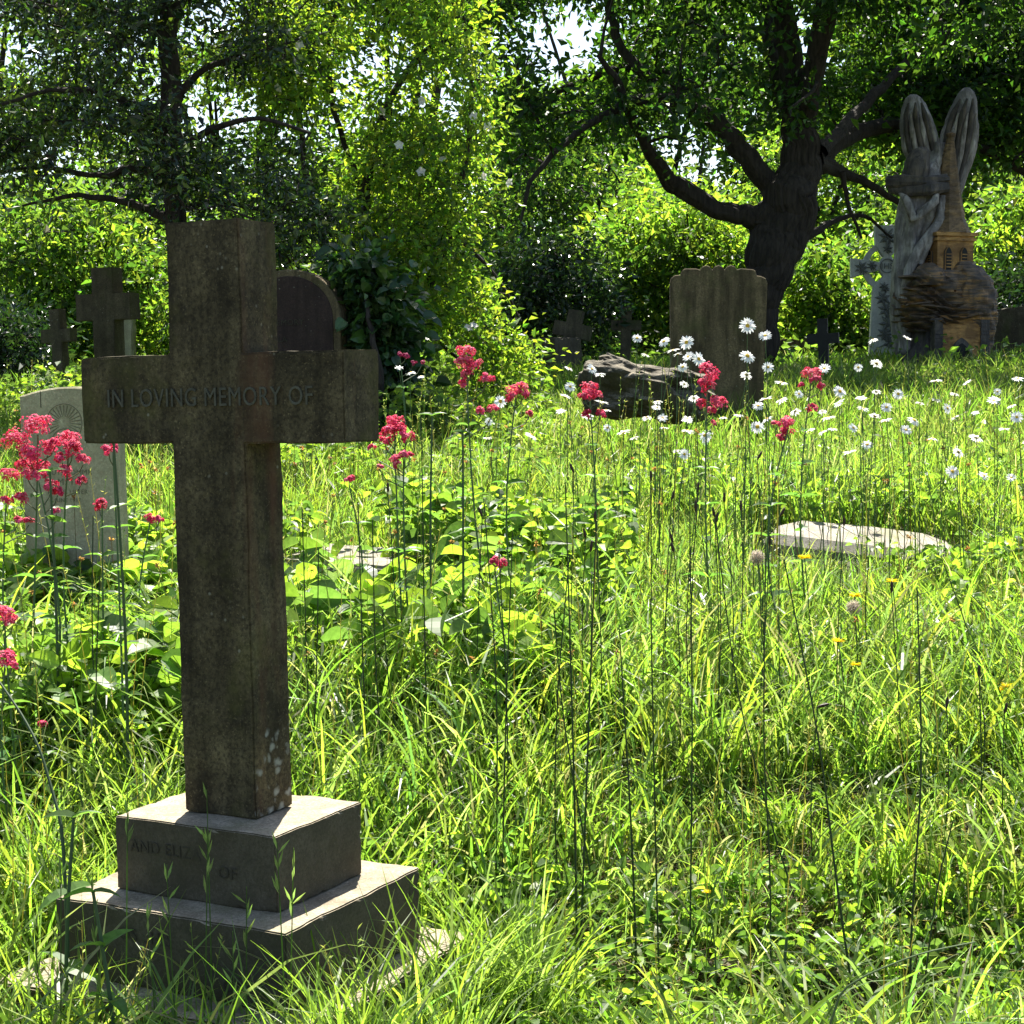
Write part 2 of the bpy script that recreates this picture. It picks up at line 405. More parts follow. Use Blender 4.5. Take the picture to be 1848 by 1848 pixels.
# main cross -------------------------------------------------------
CX, CY, CZ = -0.5738, 3.5539, EYE - 0.8915
CM = frame(-0.49229, (CX, CY, CZ), 0, -0.01986)
a, bb, zA, zB, zT = .092, .0635, .7701, .9518, 1.2188
Lr = .3335; p_, q_, h1, r_, s_, h2 = .2048, .1530, .1561, .2894, .2479, .1611
root = empty('stone_cross', (CX, CY, 0), 'large weathered cross on a stepped plinth in the foreground, carved IN LOVING MEMORY OF', 'grave cross')
mb = MB()
cr = [(-a, .0), (-a, zA), (-Lr, zA), (-Lr, zB), (-a, zB), (-a, zT), (a, zT), (a, zB), (Lr, zB), (Lr, zA), (a, zA), (a, 0)]
import bmesh
def cross_mesh(mb, pts, d0, d1, M, bev=.004, amp=.0012, cut=.04, seed=0):
    bm = bmesh.new()
    vs = [bm.verts.new((x, d0, z)) for x, z in pts]; f = bm.faces.new(vs)
    ex = bmesh.ops.extrude_face_region(bm, geom=[f]); nv = [g for g in ex['geom'] if isinstance(g, bmesh.types.BMVert)]
    for v in nv: v.co.y = d1
    bmesh.ops.recalc_face_normals(bm, faces=bm.faces)
    bmesh.ops.bevel(bm, geom=[e for e in bm.edges], offset=bev, segments=2, affect='EDGES')
    # slice in a grid so that the faces can weather
    lo = Vector((min(v.co.x for v in bm.verts), d0, min(v.co.z for v in bm.verts))); hi = Vector((max(v.co.x for v in bm.verts), d1, max(v.co.z for v in bm.verts)))
    for ax in (0, 1, 2):
        c = lo[ax] + cut
        while c < hi[ax] - .01:
            pc = Vector((0, 0, 0)); pc[ax] = c; no = Vector((0, 0, 0)); no[ax] = 1
            bmesh.ops.bisect_plane(bm, geom=bm.verts[:] + bm.edges[:] + bm.faces[:], plane_co=pc, plane_no=no); c += cut
    for v in bm.verts:
        v.co += noise.noise_vector(v.co * 9 + Vector((seed, 0, 0))) * amp + noise.noise_vector(v.co * 40) * amp * .5
    bm.verts.index_update()
    mb.add(M(np.array([v.co[:] for v in bm.verts])), [[v.index for v in f.verts] for f in bm.faces]); bm.free()
cross_mesh(mb, cr, -bb, bb, CM, .0035, .0030, .022)
mb.build('cross', M_shaft, root, smooth=False)
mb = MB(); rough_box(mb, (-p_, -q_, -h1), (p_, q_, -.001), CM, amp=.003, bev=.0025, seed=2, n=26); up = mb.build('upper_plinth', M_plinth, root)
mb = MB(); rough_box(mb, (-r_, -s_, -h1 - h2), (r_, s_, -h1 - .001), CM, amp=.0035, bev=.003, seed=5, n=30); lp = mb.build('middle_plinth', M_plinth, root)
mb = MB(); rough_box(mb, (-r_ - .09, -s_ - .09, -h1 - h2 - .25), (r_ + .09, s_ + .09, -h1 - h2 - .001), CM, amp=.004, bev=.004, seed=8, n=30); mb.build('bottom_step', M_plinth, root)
mb = MB()
put_text(mb, 'IN LOVING MEMORY OF', .054, -.262, .846, -bb - .0022, CM, sx=.835, depth=.0012)
mb.build('inscription', M_letter, root)
mb = MB()
put_text(mb, 'AND ELIZA', .036, -.165, -.07, -q_ - .0022, CM, sx=.95, depth=.0006); mb.build('lettering', M_incise, up)
mb = MB(); put_text(mb, 'OF', .036, .06, -.10, -q_ - .0022, CM, depth=.0006); mb.build('lettering', M_incise, up)
mb = MB()
put_text(mb, 'OS . HIS', .036, -.12, -.22, -s_ - .003, CM, depth=.0006); mb.build('lettering', M_incise, lp)
mb = MB(); put_text(mb, 'ON', .036, .14, -.29, -s_ - .003, CM, depth=.0006)
mb.build('lettering', M_incise, lp)

# generic headstones ------------------------------------------------
def simple_cross(px, ptop, Y, span, wid, thick, h_arm, h_top, yaw, lean, mat, label, group=None, name='grave_cross', sink=.4, lx=0):
    o = at(px, ptop, Y)
    M = frame(yaw, o, lx, lean)
    mb = MB(); hw = wid / 2; L = span / 2
    gz = float(ground(o[0], Y)) - o[2] - sink
    pts = [(-hw, gz), (-hw, -h_arm - wid), (-L, -h_arm - wid), (-L, -h_arm), (-hw, -h_arm), (-hw, 0), (hw, 0), (hw, -h_arm), (L, -h_arm), (L, -h_arm - wid), (hw, -h_arm - wid), (hw, gz)]
    cross_mesh(mb, pts, -thick / 2, thick / 2, M, .004, .004, .12, seed=px)
    ob = mb.build(name, mat)
    return tag(ob, label, 'grave cross', group)
simple_cross(192, 484, 13.5, .52, .205, .13, .2, 0, -.42, -.02, M_darkst, 'tall stone cross in deep shade under the evergreen, left of the large foreground cross')
simple_cross(103, 558, 13.0, .285, .10, .08, .15, 0, -.42, -.05, M_darkst, 'small stone cross leaning behind the brambles, farthest left of all the crosses')
simple_cross(1041, 560, 15.5, .34, .13, .1, .12, 0, -.3, .2, M_darkst, 'tilted dark stone cross behind the pale topped boulder')
simple_cross(1131, 554, 17, .30, .10, .08, .13, 0, -.1, .02, M_darkst, 'small upright brown cross between the tilted cross and the scalloped headstone')
simple_cross(1484, 575, 14.2, .26, .085, .05, .12, 0, -.35, -.05, M_iron, 'black slim cross standing on the sunlit bank right of the big tree trunk')

# scalloped headstone
def poly_stone(name, pts, Y, thick, yaw, mat, label, pxc, pyc, lean=0, cat='headstone', bev=.006, below=.5):
    """pts are (x,z) metres relative to at(pxc,pyc,Y)"""
    o = at(pxc, pyc, Y); M = frame(yaw, o, .0, lean)
    mb = MB(); mb.prism(pts, -thick / 2, thick / 2, M, bev=bev)
    r = empty(name, (o[0], Y, float(ground(o[0], Y))), label, cat)
    mb.build('slab', mat, r); return r, M
k = 11.5 / F
top = [(-87, 25)]
top += [(-87 + 2, 12), (-80, 6), (-72, 4), (-66, 0), (-64, -10), (-58, -15)]
pts = [(-84, 200), (-86, 24), (-84, 16), (-78, 11), (-68, 10), (-64, 2), (-60, -1)]
pts += [(-40, -1)]
for i, cx in enumerate((-22, 0, 22)):
    pts += [(cx - 11, 1), (cx - 7, -4), (cx, -7), (cx + 7, -4), (cx + 11, 1)]
pts += [(40, -1), (62, 1), (66, 4), (68, 12), (76, 13), (84, 17), (87, 26), (83, 200), (80, 420), (-80, 420)]
P2 = [(x * k, -y * k) for x, y in pts]
scal, Ms = poly_stone('scalloped_headstone', P2, 11.5, .09, -.06, M_brown, 'broad brown headstone with a scalloped top in front of the big dark tree trunk', 1296, 486)
# arched headstone behind main cross
k = 10.5 / F
arc = [(-95 * k, -430 * k), (-95 * k, -95 * k)] + [(-95 * k * math.cos(t), -95 * k + 88 * k * math.sin(t)) for t in np.linspace(.15, math.pi - .15, 17)] + [(95 * k, -95 * k), (95 * k, -430 * k)]
arch, Ma = poly_stone('arched_headstone', arc, 10.5, .15, -.22, M_brown, 'dark round topped headstone wrapped by ivy, just behind the right arm of the foreground cross', 527, 480, lean=-.02)
inner = [(x * .86, y * .86 - .045) for x, y in arc]
mb = MB(); mb.prism(inner, -.084, -.0755, Ma, bev=.002); mb.build('inset_panel', M_red, arch)
mb = MB(); put_text(mb, 'MEMORY', .05, -.12, -.36, -.0865, Ma); mb.build('inscription', M_incise, arch); mb = MB(); put_text(mb, 'ELA', .05, -.10, -.46, -.0865, Ma); mb.build('inscription', M_incise, arch)
# war grave
k = 6 / F
wp = [(-92 * k, -1.1), (-92 * k, -.03)] + [(x * 92 * k, -.03 + .03 * (1 - x * x)) for x in np.linspace(-.9, .9, 11)] + [(92 * k, -.03), (92 * k, -1.1)]
war, Mw = poly_stone('war_grave_headstone', wp, 6.0, .076, -.20, M_war, 'pale curved headstone with carved fern emblem, behind the left arm of the foreground cross', 128, 698, lean=-.022)
mb = MB()
for i in range(19):  # fern fronds fan out in a half circle
    t = math.radians(-32 + i * 244 / 18)
    r0, r1 = .022, .062
    for r_a, r_b, ww in ((r0, r1, .0014),):
        c_, s__ = math.cos(t), math.sin(t)
        px_, pz_ = -s__ * ww, c_ * ww
        ox, oz = -.012, -.125
        quad = [(ox + c_ * r_a - px_ * .4, oz + s__ * r_a - pz_ * .4), (ox + c_ * r_a + px_ * .4, oz + s__ * r_a + pz_ * .4), (ox + c_ * r_b + px_ * 1.6, oz + s__ * r_b + pz_ * 1.6), (ox + c_ * r_b - px_ * 1.6, oz + s__ * r_b - pz_ * 1.6)]
        mb.prism(quad, -.0392, -.038, Mw)
def ring(mb, cx, cz, r, wd, a0, a1, M, y0, y1, n=40):
    for i in range(n):
        t0 = a0 + (a1 - a0) * i / n; t1 = a0 + (a1 - a0) * (i + 1) / n
        q = [(cx + math.cos(t) * rr, cz + math.sin(t) * rr) for t, rr in ((t0, r - wd), (t1, r - wd), (t1, r + wd), (t0, r + wd))]
        mb.prism(q, y0, y1, M)
ring(mb, -.012, -.125, .066, .0012, -.6, math.pi + .6, Mw, -.0392, -.038)
ring(mb, -.012, -.195, .05, .0016, 0, 6.283, Mw, -.0392, -.038)
ring(mb, -.012, -.195, .03, .0012, 0, 6.283, Mw, -.0392, -.038, 24)
mb.build('emblem', M_warl, war)
mb = MB()
for t_, z_, s_z in (('LIEUT. COMMR', -.305, .026), ('H. M. THO', -.34, .032), ('R. N. E. LISTER', -.372, .022), ('JUNE 1917', -.40, .02)):
    mb = MB(); put_text(mb, t_, s_z, -.01, z_, -.0386, Mw, align='CENTER', depth=.0006); mb.build('inscription', M_warl, war)
mb = MB(); mb.prism([(-.098, -.07), (-.0955, -.07), (-.0955, -.013), (-.098, -.013)], -.039, -.038, Mw); mb.build('crack', M_incise, war)

# other stones
def block(name, px, py, Y, w, d, h, yaw, mat, label, cat, amp=.01, lean=0, tilt=0):
    o = at(px, py, Y); M = frame(yaw, o, tilt, lean); mb = MB(); rough_box(mb, (-w / 2, -d / 2, -h), (w / 2, d / 2, 0), M, amp=amp, bev=min(.012, h * .2), seed=px)
    return tag(mb.build(name, mat), label, cat)
block('box_tomb', 975, 612, 15, .5, .9, .7, -.3, M_darkst, 'low dark box tomb with a flat lid, left of the tilted cross', 'tomb', lean=-.05)
block('headstone', 225, 570, 16.2, .2, .08, 1.0, -.3, M_war, 'pale mossy headstone showing behind the right side of the tall shaded cross', 'headstone')
block('headstone', 1822, 556, 19, .55, .1, 1.3, -.2, M_darkst, 'dark slanted headstone behind the wooden carving at the right edge', 'headstone', lean=-.12)
block('headstone', 1562, 556, 20.5, .36, .1, 1.0, -.1, M_darkst, 'dark headstone peeping out left of the pale ringed cross', 'headstone')
block('headstone', 1432, 612, 19.5, .3, .1, .6, -.1, M_brown, 'low rounded headstone in the bushes between the tree trunk and the black cross', 'headstone')
block('grave_kerb', 1545, 663, 16.0, 2.1, .18, .4, .03, M_darkst, 'long dark stone kerb at the foot of the ringed cross and the wooden carving', 'grave kerb')

# pale ledger with coped edge, right
o = at(1552, 966, 7.15)
M = frame(-.22, o, .15, .055)
k = 7.15 / F
top = [(-.34, .02), (-.25, .17), (.05, .19), (.26, .16), (.35, .05), (.37, -.15), (.1, -.17), (-.35, -.13)]
bm_top = [(-.37, .0), (-.27, .20), (.05, .22), (.29, .19), (.40, .06), (.415, -.20), (.1, -.215), (-.40, -.17)]
mb = MB()
n = len(top)
V = [(x, y, 0) for x, y in top] + [(x, y, -.035) for x, y in bm_top] + [(x, y, -.12) for x, y in bm_top]
Fc = [list(range(n))[::-1], [2 * n + i for i in range(n)]]
for r in (0, 1):
    for i in range(n):
        j = (i + 1) % n; Fc.append([r * n + i, r * n + j, (r + 1) * n + j, (r + 1) * n + i])
mb.add(M(np.array(V)), Fc)
tag(mb.build('ledger_stone', M_slab), 'pale coped grave slab lying in the grass at the right, behind the two seed clocks', 'grave slab')
block('slab_base', 1552, 1000, 7.2, .7, .3, .3, -.26, M_darkst, 'dark low base under the pale coped slab at the right', 'grave base', amp=.004, lean=.02)
block('ledger_stone', 635, 1000, 6.5, .46, .40, .10, -.35, M_slab, 'flat pale slab almost covered by brambles right of the foreground cross shaft', 'grave slab', amp=.006, tilt=.07)
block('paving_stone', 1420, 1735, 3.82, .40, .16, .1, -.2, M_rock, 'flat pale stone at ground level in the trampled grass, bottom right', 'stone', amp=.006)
block('kerb_stone', 235, 1185, 5.0, .34, .12, .25, -.3, M_darkst, 'dark kerb stone under the bramble leaves, left of the foreground cross shaft', 'grave kerb', amp=.006)

# boulder
def boulder():
    bm = bmesh.new(); bmesh.ops.create_icosphere(bm, subdivisions=5, radius=1)
    o = at(1165, 705, 9.3)
    for v in bm.verts:
        p = v.co.copy()
        p.x = math.copysign(abs(p.x) ** .7, p.x); p.z = math.copysign(abs(p.z) ** .6, p.z)
        d = 1 + .42 * noise.noise(p * 1.6 + Vector((3, 1, 2))) + .12 * noise.noise(p * 4.5) + .03 * noise.noise(p * 14)
        c = round(d * 9) / 9; d = d * .5 + c * .5
        p *= d
        v.co = Vector((p.x * .31, p.y * .24, p.z * .155 + p.x * -.05))
    mb = MB(); mb.add(np.array([v.co[:] for v in bm.verts]) + o - np.array([0, 0, .0]), [[v.index for v in f.verts] for f in bm.faces]); bm.free()
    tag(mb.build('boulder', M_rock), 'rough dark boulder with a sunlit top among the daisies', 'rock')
boulder()

# ------------------------------------------------------------------ ringed (celtic) cross
Yc = 18.6; kc = Yc / F
o = at(1597, 655, Yc); MC = frame(-.12, o, 0, 0)
cc = empty('celtic_cross', (o[0], o[1], float(ground(o[0], Yc))), 'pale grey ringed cross with carved flowers down its shaft, beside the wooden carving', 'grave cross')
def kx(l): return [((x - 1597) * kc, -(y - 655) * kc) for x, y in l]
zc = (655 - 483) * kc
shaft = kx([(1567, 660), (1573, 520), (1590, 500), (1583, 490), (1534, 503), (1533, 468), (1583, 476), (1590, 466), (1576, 446), (1575, 411), (1619, 411), (1618, 446), (1604, 466), (1611, 476), (1661, 468), (1660, 503), (1611, 490), (1604, 500), (1621, 520), (1627, 660)])
mb = MB(); mb.prism(shaft, -.09, .09, MC, bev=.006); mb.build('shaft', M_marble, cc)
mb = MB(); ring(mb, 0, zc, 38 * kc, 5 * kc, 0, 6.2832, MC, -.06, .06, 48); mb.build('ring', M_marble, cc)
mb = MB(); mb.box((-.24, -.16, -.35), (.24, .16, .012), MC); mb.build('base', M_marble, cc)
mb = MB()
def carved_flower(mb, cx, cz, r, n=6, M=MC, y=-.09, ph=0, th=.012):
    for i in range(n):
        t = ph + i * 6.283 / n
        c_, s__ = math.cos(t), math.sin(t)
        P = np.array([(cx, y - th * .4, cz), (cx + c_ * r * .5 - s__ * r * .2, y - .002, cz + s__ * r * .5 + c_ * r * .2), (cx + c_ * r, y - .004, cz + s__ * r), (cx + c_ * r * .5 + s__ * r * .2, y - .002, cz + s__ * r * .5 - c_ * r * .2), (cx + c_ * r * .5, y - th, cz + s__ * r * .5)])
        mb.add(M(P), np.array([[0, 1, 4], [1, 2, 4], [2, 3, 4], [3, 0, 4]]))
for (px_, py_, r) in ((1597, 432, 18), (1597, 452, 10), (1552, 486, 14), (1570, 482, 10), (1590, 540, 15), (1597, 560, 17), (1600, 585, 18), (1594, 603, 15), (1604, 618, 15), (1592, 520, 10), (1642, 484, 14)):
    mb = MB(); x_, z_ = kx([(px_, py_)])[0]; carved_flower(mb, x_, z_, r * kc, 7, ph=px_, th=.03); carved_flower(mb, x_ + .02, z_ - .03, r * kc * .7, 5, ph=py_, th=.03); mb.build('carved_flower', M_relief, cc)
mb = MB(); ring(mb, 0, zc, 12 * kc, 1.2 * kc, 0, 6.2832, MC, -.1, -.085, 30); ring(mb, 0, (655 - 648) * kc, 24 * kc, 1.3 * kc, .1, 3.04, MC, -.1, -.085, 24)
put_text(mb, 'IHS', .085, 0, zc - .03, -.1, MC, align='CENTER', depth=.006); mb.build('monogram', M_relief, cc)

# ------------------------------------------------------------------ wooden carving
Yw = 17.6; kw = Yw / F
MWg = wood('silvered_carved_wood', (.38, .345, .325), (.65, .61, .58), (.12, .105, .10), (5, 5, .7), 5)
MWb = wood('brown_carved_wood', (.20, .145, .10), (.75, .38, .10), (.06, .052, .048), (1.0, 1.0, 9), 4)
MWt = wood('amber_carved_wood', (.55, .29, .09), (.72, .43, .15), (.16, .085, .035), (2, 2, 6), 5)
MWs = wood('shingle_carved_wood', (.26, .165, .08), (.42, .27, .13), (.08, .055, .035), (2.5, 2.5, 9), 6)
MWd = wood('dark_carved_wood', (.10, .085, .075), (.20, .16, .12), (.035, .03, .03), (4, 4, 1), 5)
ow = at(1700, 660, Yw)
gw = float(ground(ow[0], Yw))
st = empty('wood_carving', (ow[0], Yw, gw), 'tall carved wooden sculpture of an angel with raised wings behind a church spire', 'sculpture')
def W(px, py, dy=0.0): return np.array([(px - 1700) * kw + ow[0], Yw + dy, ow[2] + (660 - py) * kw])
def loft(mb, rows, n=48, fn=None, M=None):
    """rows: (px,py,rx_px,ry_m,dy) from bottom to top -> closed displaced loft"""
    rows = np.array(rows, float); m = 10
    t = np.linspace(0, len(rows) - 1, (len(rows) - 1) * m + 1)
    R = np.stack([np.interp(t, np.arange(len(rows)), rows[:, c]) for c in range(rows.shape[1])], 1)
    # smooth
    for _ in range(3): R[1:-1] = (R[:-2] + 2 * R[1:-1] + R[2:]) / 4
    an = np.linspace(0, 2 * math.pi, n, endpoint=False); V = []
    for (px, py, rx, ry, dy) in R:
        c = W(px, py, dy)
        for a_ in an:
            p = np.array([c[0] + math.cos(a_) * rx * kw, c[1] + math.sin(a_) * ry, c[2]])
            if fn: 
                s_ = fn(p, a_); p[0] = c[0] + (p[0] - c[0]) * s_; p[1] = c[1] + (p[1] - c[1]) * s_
            V.append(p)
    m2 = len(R); k = (np.arange(m2 - 1)[:, None] * n + np.arange(n)[None]).ravel(); k2 = (np.arange(m2 - 1)[:, None] * n + (np.arange(n)[None] + 1) % n).ravel()
    mb.add(np.array(V), np.stack([k, k2, k2 + n, k + n], 1)); 
    b0 = len(V); mb.F.append(np.array([list(range(n))[::-1]]) + mb.n - b0); mb.F.append(np.array([[(m2 - 1) * n + i for i in range(n)]]) + mb.n - b0)
def nz(p, s): return noise.noise(Vector((p[0] * s, p[1] * s, p[2] * s)))
def grain(p, a): return 1 + .09 * nz((p[0], p[1], p[2] * .3), 7) + .07 * abs(math.sin(a * 9 + 4 * nz(p, 2))) - .12 * max(0, 1 - abs(a - 4.9) * 3) + .05 * nz(p, 14)
# wings
mb = MB(); loft(mb, [(1692, 345, 16, .09, .12), (1680, 310, 30, .09, .14), (1665, 275, 34, .085, .15), (1657, 240, 31, .08, .17), (1652, 212, 26, .07, .19), (1650, 192, 20, .06, .2), (1648, 180, 14, .04, .2), (1648, 174, 6, .02, .2)], 40, grain); mb.build('wing', MWg, st, smooth=True)
mb = MB(); loft(mb, [(1712, 365, 18, .09, .12), (1718, 320, 26, .09, .14), (1726, 280, 32, .085, .15), (1731, 245, 32, .08, .17), (1737, 210, 27, .07, .19), (1742, 185, 20, .06, .2), (1744, 170, 13, .04, .2), (1744, 162, 5, .02, .2)], 40, grain); mb.build('wing', MWg, st, smooth=True)
for rows_ in ([(1692, 340), (1680, 310, 30), (1665, 275, 34), (1657, 240, 31), (1652, 212, 26), (1650, 192, 18)], [(1712, 360), (1718, 320, 26), (1726, 280, 32), (1731, 245, 32), (1737, 210, 27), (1742, 185, 18)]):
    for kf in range(6):
        fo = -.78 + kf * .30; mb = MB(); top_ = 5 - (kf % 2)
        pts_ = [W(rows_[0][0] + fo * 12, rows_[0][1], .03)] + [W(q_[0] + fo * q_[2], q_[1], .16 - .10 * math.sqrt(max(.05, 1 - fo * fo))) for q_ in rows_[1:top_ + 1]]
        mb.tube(pts_, list(np.linspace(.022, .03, len(pts_) - 1)) + [.010], 8, rough=.18); mb.build('feather', MWg if kf % 2 else MWd, st, smooth=True)
# angel body: hooded head, arms, sweeping robe
mb = MB(); loft(mb, [(1645, 640, 22, .2, .2), (1640, 560, 24, .22, .18), (1637, 500, 22, .22, .15), (1645, 450, 28, .24, .12), (1655, 400, 34, .25, .1), (1660, 360, 34, .25, .08), (1665, 335, 32, .24, .05), (1672, 310, 26, .2, .1), (1690, 290, 20, .16, .14), (1690, 262, 14, .12, .15)], 56, lambda p, a: grain(p, a) + .08 * math.sin(a * 5 + p[2] * 6)); mb.build('robe', MWg, st, smooth=True)
mb = MB(); loft(mb, [(1640, 330, 22, .15, -.12), (1643, 315, 22, .15, -.12), (1645, 298, 20, .15, -.1), (1650, 283, 17, .13, -.08), (1653, 276, 9, .07, -.08), (1653, 273, 2, .02, -.08)], 36, grain); mb.build('hooded_head', MWd, st, smooth=True)
mb = MB()
mb.tube([W(1592, 335, -.12), W(1615, 336, -.2), (W(1650, 338, -.24)), W(1695, 332, -.15)], [.065, .075, .06, .055], 14, rough=.2)
mb.tube([W(1596, 348, -.1), W(1625, 352, -.2), W(1660, 350, -.26), W(1694, 345, -.16)], [.045, .07, .07, .06], 12, rough=.12)
mb.build('arms', MWd, st)
mb = MB()
mb.tube([W(1612, 350, -.15), W(1622, 372, -.25), W(1635, 402, -.22), W(1645, 395, -.26), W(1672, 372, -.25), W(1675, 352, -.2)], [.03, .045, .05, .05, .045, .03], 12, rough=.15)
mb.tube([W(1700, 392, -.12), W(1672, 420, -.2), W(1648, 452, -.2), W(1632, 492, -.16), W(1625, 540, -.1)], [.04, .05, .055, .055, .05], 12, rough=.12)
mb.tube([W(1690, 360, -.12), W(1684, 400, -.16), W(1664, 440, -.2), W(1650, 480, -.16)], [.035, .045, .045, .035], 12, rough=.12)
mb.build('robe_folds', MWg, st, smooth=True)
# rocks
def strata(p, a):
    w_ = nz(p, 2.5) * .25; z = p[2] * 11 + w_ * 9 + math.sin(a * 1.5) * .9
    saw = (z - math.floor(z))
    return 1 + .22 * (saw - .5) * (1 if math.cos(a) < .25 else .6) + .14 * nz(p, 3.2) + .10 * nz((p[0], p[1], p[2] * 2.5), 9)
mb = MB(); loft(mb, [(1704, 600, 66, .34, 0), (1702, 586, 80, .42, 0), (1702, 565, 82, .44, 0), (1702, 540, 80, .43, 0), (1702, 518, 74, .41, 0), (1700, 504, 68, .38, 0), (1698, 494, 58, .32, 0), (1696, 489, 40, .2, 0)], 120, strata); mb.build('rocks', MWb, st, smooth=False)
def lumpy(p, a): return 1.02 + .22 * nz(p, 4) - .22 * abs(nz((p[0] + p[2] * .4, p[1], p[2] - p[0] * .5), 6)) + .12 * nz(p, 13) + .06 * nz(p, 26)
mb = MB(); loft(mb, [(1758, 640, 22, .14, -.16), (1755, 600, 30, .18, -.2), (1745, 560, 38, .2, -.26), (1742, 535, 40, .24, -.25), (1738, 505, 38, .22, -.22), (1733, 486, 26, .16, -.18), (1728, 476, 12, .08, -.16)], 72, lumpy)
loft(mb, [(1660, 520, 26, .16, -.3), (1663, 505, 28, .18, -.3), (1662, 488, 20, .12, -.26), (1662, 480, 8, .05, -.26)], 60, strata); mb.build('boulders', MWb, st)
mb = MB(); loft(mb, [(1700, 690, 74, .40, 0), (1700, 660, 72, .38, .02), (1703, 620, 62, .32, .04), (1703, 590, 60, .32, .04), (1703, 575, 66, .34, .02)], 80, lambda p, a: 1 + .10 * nz(p, 4) + .05 * math.sin(a * 16)); mb.build('stump', MWd, st)
mb = MB()
for i in range(22):  # jutting beds of rock
    zz = 500 + (i % 11) * 8.3 + rng.uniform(-2, 2); sd_ = -1 if i < 14 else 1
    cxp = 1700 + sd_ * rng.uniform(18, 46); wp_ = rng.uniform(24, 44) * kw; n = 9
    an = np.linspace(0, 6.283, n, endpoint=False); rr = 1 + rng.uniform(-.25, .25, n); c0 = W(cxp, zz, -.16 - .12 * rng.random())
    th_ = rng.uniform(2.0, 3.6) * kw; sl = rng.uniform(-.16, .16) + .05 * sd_
    X_ = np.cos(an) * rr * wp_; Y_ = np.sin(an) * rr * .20
    V = [(c0[0] + x * f, c0[1] + y * f, c0[2] + z + x * sl + .01 * math.sin(x * 30)) for z, f in ((-th_, .86), (-th_ * .2, 1.0), (th_, .93)) for x, y in zip(X_, Y_)]
    Fq = [[r * n + a_, r * n + (a_ + 1) % n, (r + 1) * n + (a_ + 1) % n, (r + 1) * n + a_] for r in (0, 1) for a_ in range(n)] + [list(range(n))[::-1], [2 * n + a_ for a_ in range(n)]]
    mb.add(np.array(V), Fq)
mb.build('rock_beds', MWb, st)
# church tower
def tower_box(mb, x0, x1, y0, y1, dyf, dep, th=.38):
    c = W((x0 + x1) / 2, y1, dyf)
    hw = (x1 - x0) / 2 * kw; hh = (y1 - y0) * kw
    R = Matrix.Rotation(th, 3, 'Z')
    return c, hw, hh
TH = .30
ct = W(1700, 515, -.02); RT = np.array(Matrix.Rotation(TH, 3, 'Z'))
MT = lambda V: np.asarray(V, float) @ RT.T + ct
hw = .205; H = (515 - 432) * kw
mb = MB(); mb.box((-hw, -hw, -.1), (hw, hw, H), MT); tw = mb.build('church_tower', MWt, st)
mb = MB(); mb.box((-hw - .02, -hw - .02, H - .05), (hw + .02, hw + .02, H - .02), MT); mb.box((-hw - .03, -hw - .03, H), (hw + .03, hw + .03, H + .035), MT); mb.build('cornice', MWt, tw)
def gothic(w2, h, n=6):
    r = w2 * 2; pts = [(-w2, 0)]
    hs = h - r * .866
    pts.append((-w2, hs))
    for i in range(1, n + 1):
        t = math.pi - i * (math.pi / 3) / n; pts.append((w2 + r * math.cos(t), hs + r * math.sin(t)))
    for i in range(1, n + 1):
        t = math.pi / 3 - i * (math.pi / 3) / n; pts.append((-w2 + r * math.cos(t), hs + r * math.sin(t)))
    pts.append((w2, 0)); return pts
def window(cx, z0, w2, h, y, M, par, side=False):
    F_ = (lambda V: M(np.stack([V[:, 1], -V[:, 0], V[:, 2]], 1))) if side else M
    mb = MB(); mb.prism([(cx + x * 1.35, z0 - .015 + z * 1.08) for x, z in gothic(w2, h)], -y - .008, -y + .004, F_); f = mb.build('window', MWd, par)
    mb = MB(); mb.prism([(cx + x * 1.15, z0 + z * 1.02) for x, z in gothic(w2, h)], -y - .016, -y - .006, F_); mb.build('frame', MWt, f)
    mb = MB()
    mb.prism([(cx + x * .85, z0 + .01 + z * .95) for x, z in gothic(w2, h)], -y - .019, -y - .012, F_, (.02, .02, .02)); mb.build('opening', M_iron, f)
    mb = MB()
    for i in range(5):
        zz = z0 + .035 + i * (h - .08) / 5
        mb.box((cx - w2 * .8, -y - .024, zz), (cx + w2 * .8, -y - .018, zz + .011), F_)
    mb.build('louvres', MWt, f)
for cx in (-.085, .095): window(cx, .12, .036, .24, hw, MT, tw)
for cx in (-.09, .08): window(cx, .14, .03, .2, hw, lambda V: MT(np.stack([-V[:, 1], V[:, 0], V[:, 2]], 1)) if False else MT(np.stack([V[:, 1], -V[:, 0], V[:, 2]], 1)), tw)
# spire (octagon, flared foot)
mb = MB(); zt_ = (515 - 245) * kw; V = []
rows = [(H + .035, .265, 0), (H + .08, .23, .006), (H + .2, .185, .01), (H + .5, .125, .02), (H + .8, .07, .03), (zt_ - .05, .034, .045), (zt_ - .045, .05, .045), (zt_ - .02, .05, .045), (zt_, .01, .045)]
fine = []
for i in range(len(rows) - 1):
    for j in range(8 if i in (2, 3, 4) else 1):
        t = j / (8 if i in (2, 3, 4) else 1); fine.append([rows[i][q] * (1 - t) + rows[i + 1][q] * t for q in range(3)])
fine.append(rows[-1]); fine = np.array(fine)
for q, (z, r, dx) in enumerate(fine):
    rr = r * (1.05 if q % 2 else 1.0) if .3 < z < zt_ - .1 else r
    for i in range(8):
        t = (i + .5) * math.pi / 4; V.append((math.cos(t) * rr + dx, math.sin(t) * rr, z))
m2 = len(fine); k = (np.arange(m2 - 1)[:, None] * 8 + np.arange(8)[None]).ravel(); k2 = (np.arange(m2 - 1)[:, None] * 8 + (np.arange(8)[None] + 1) % 8).ravel()
mb.add(MT(np.array(V)), np.stack([k, k2, k2 + 8, k + 8], 1)); mb.build('spire', MWs, tw)
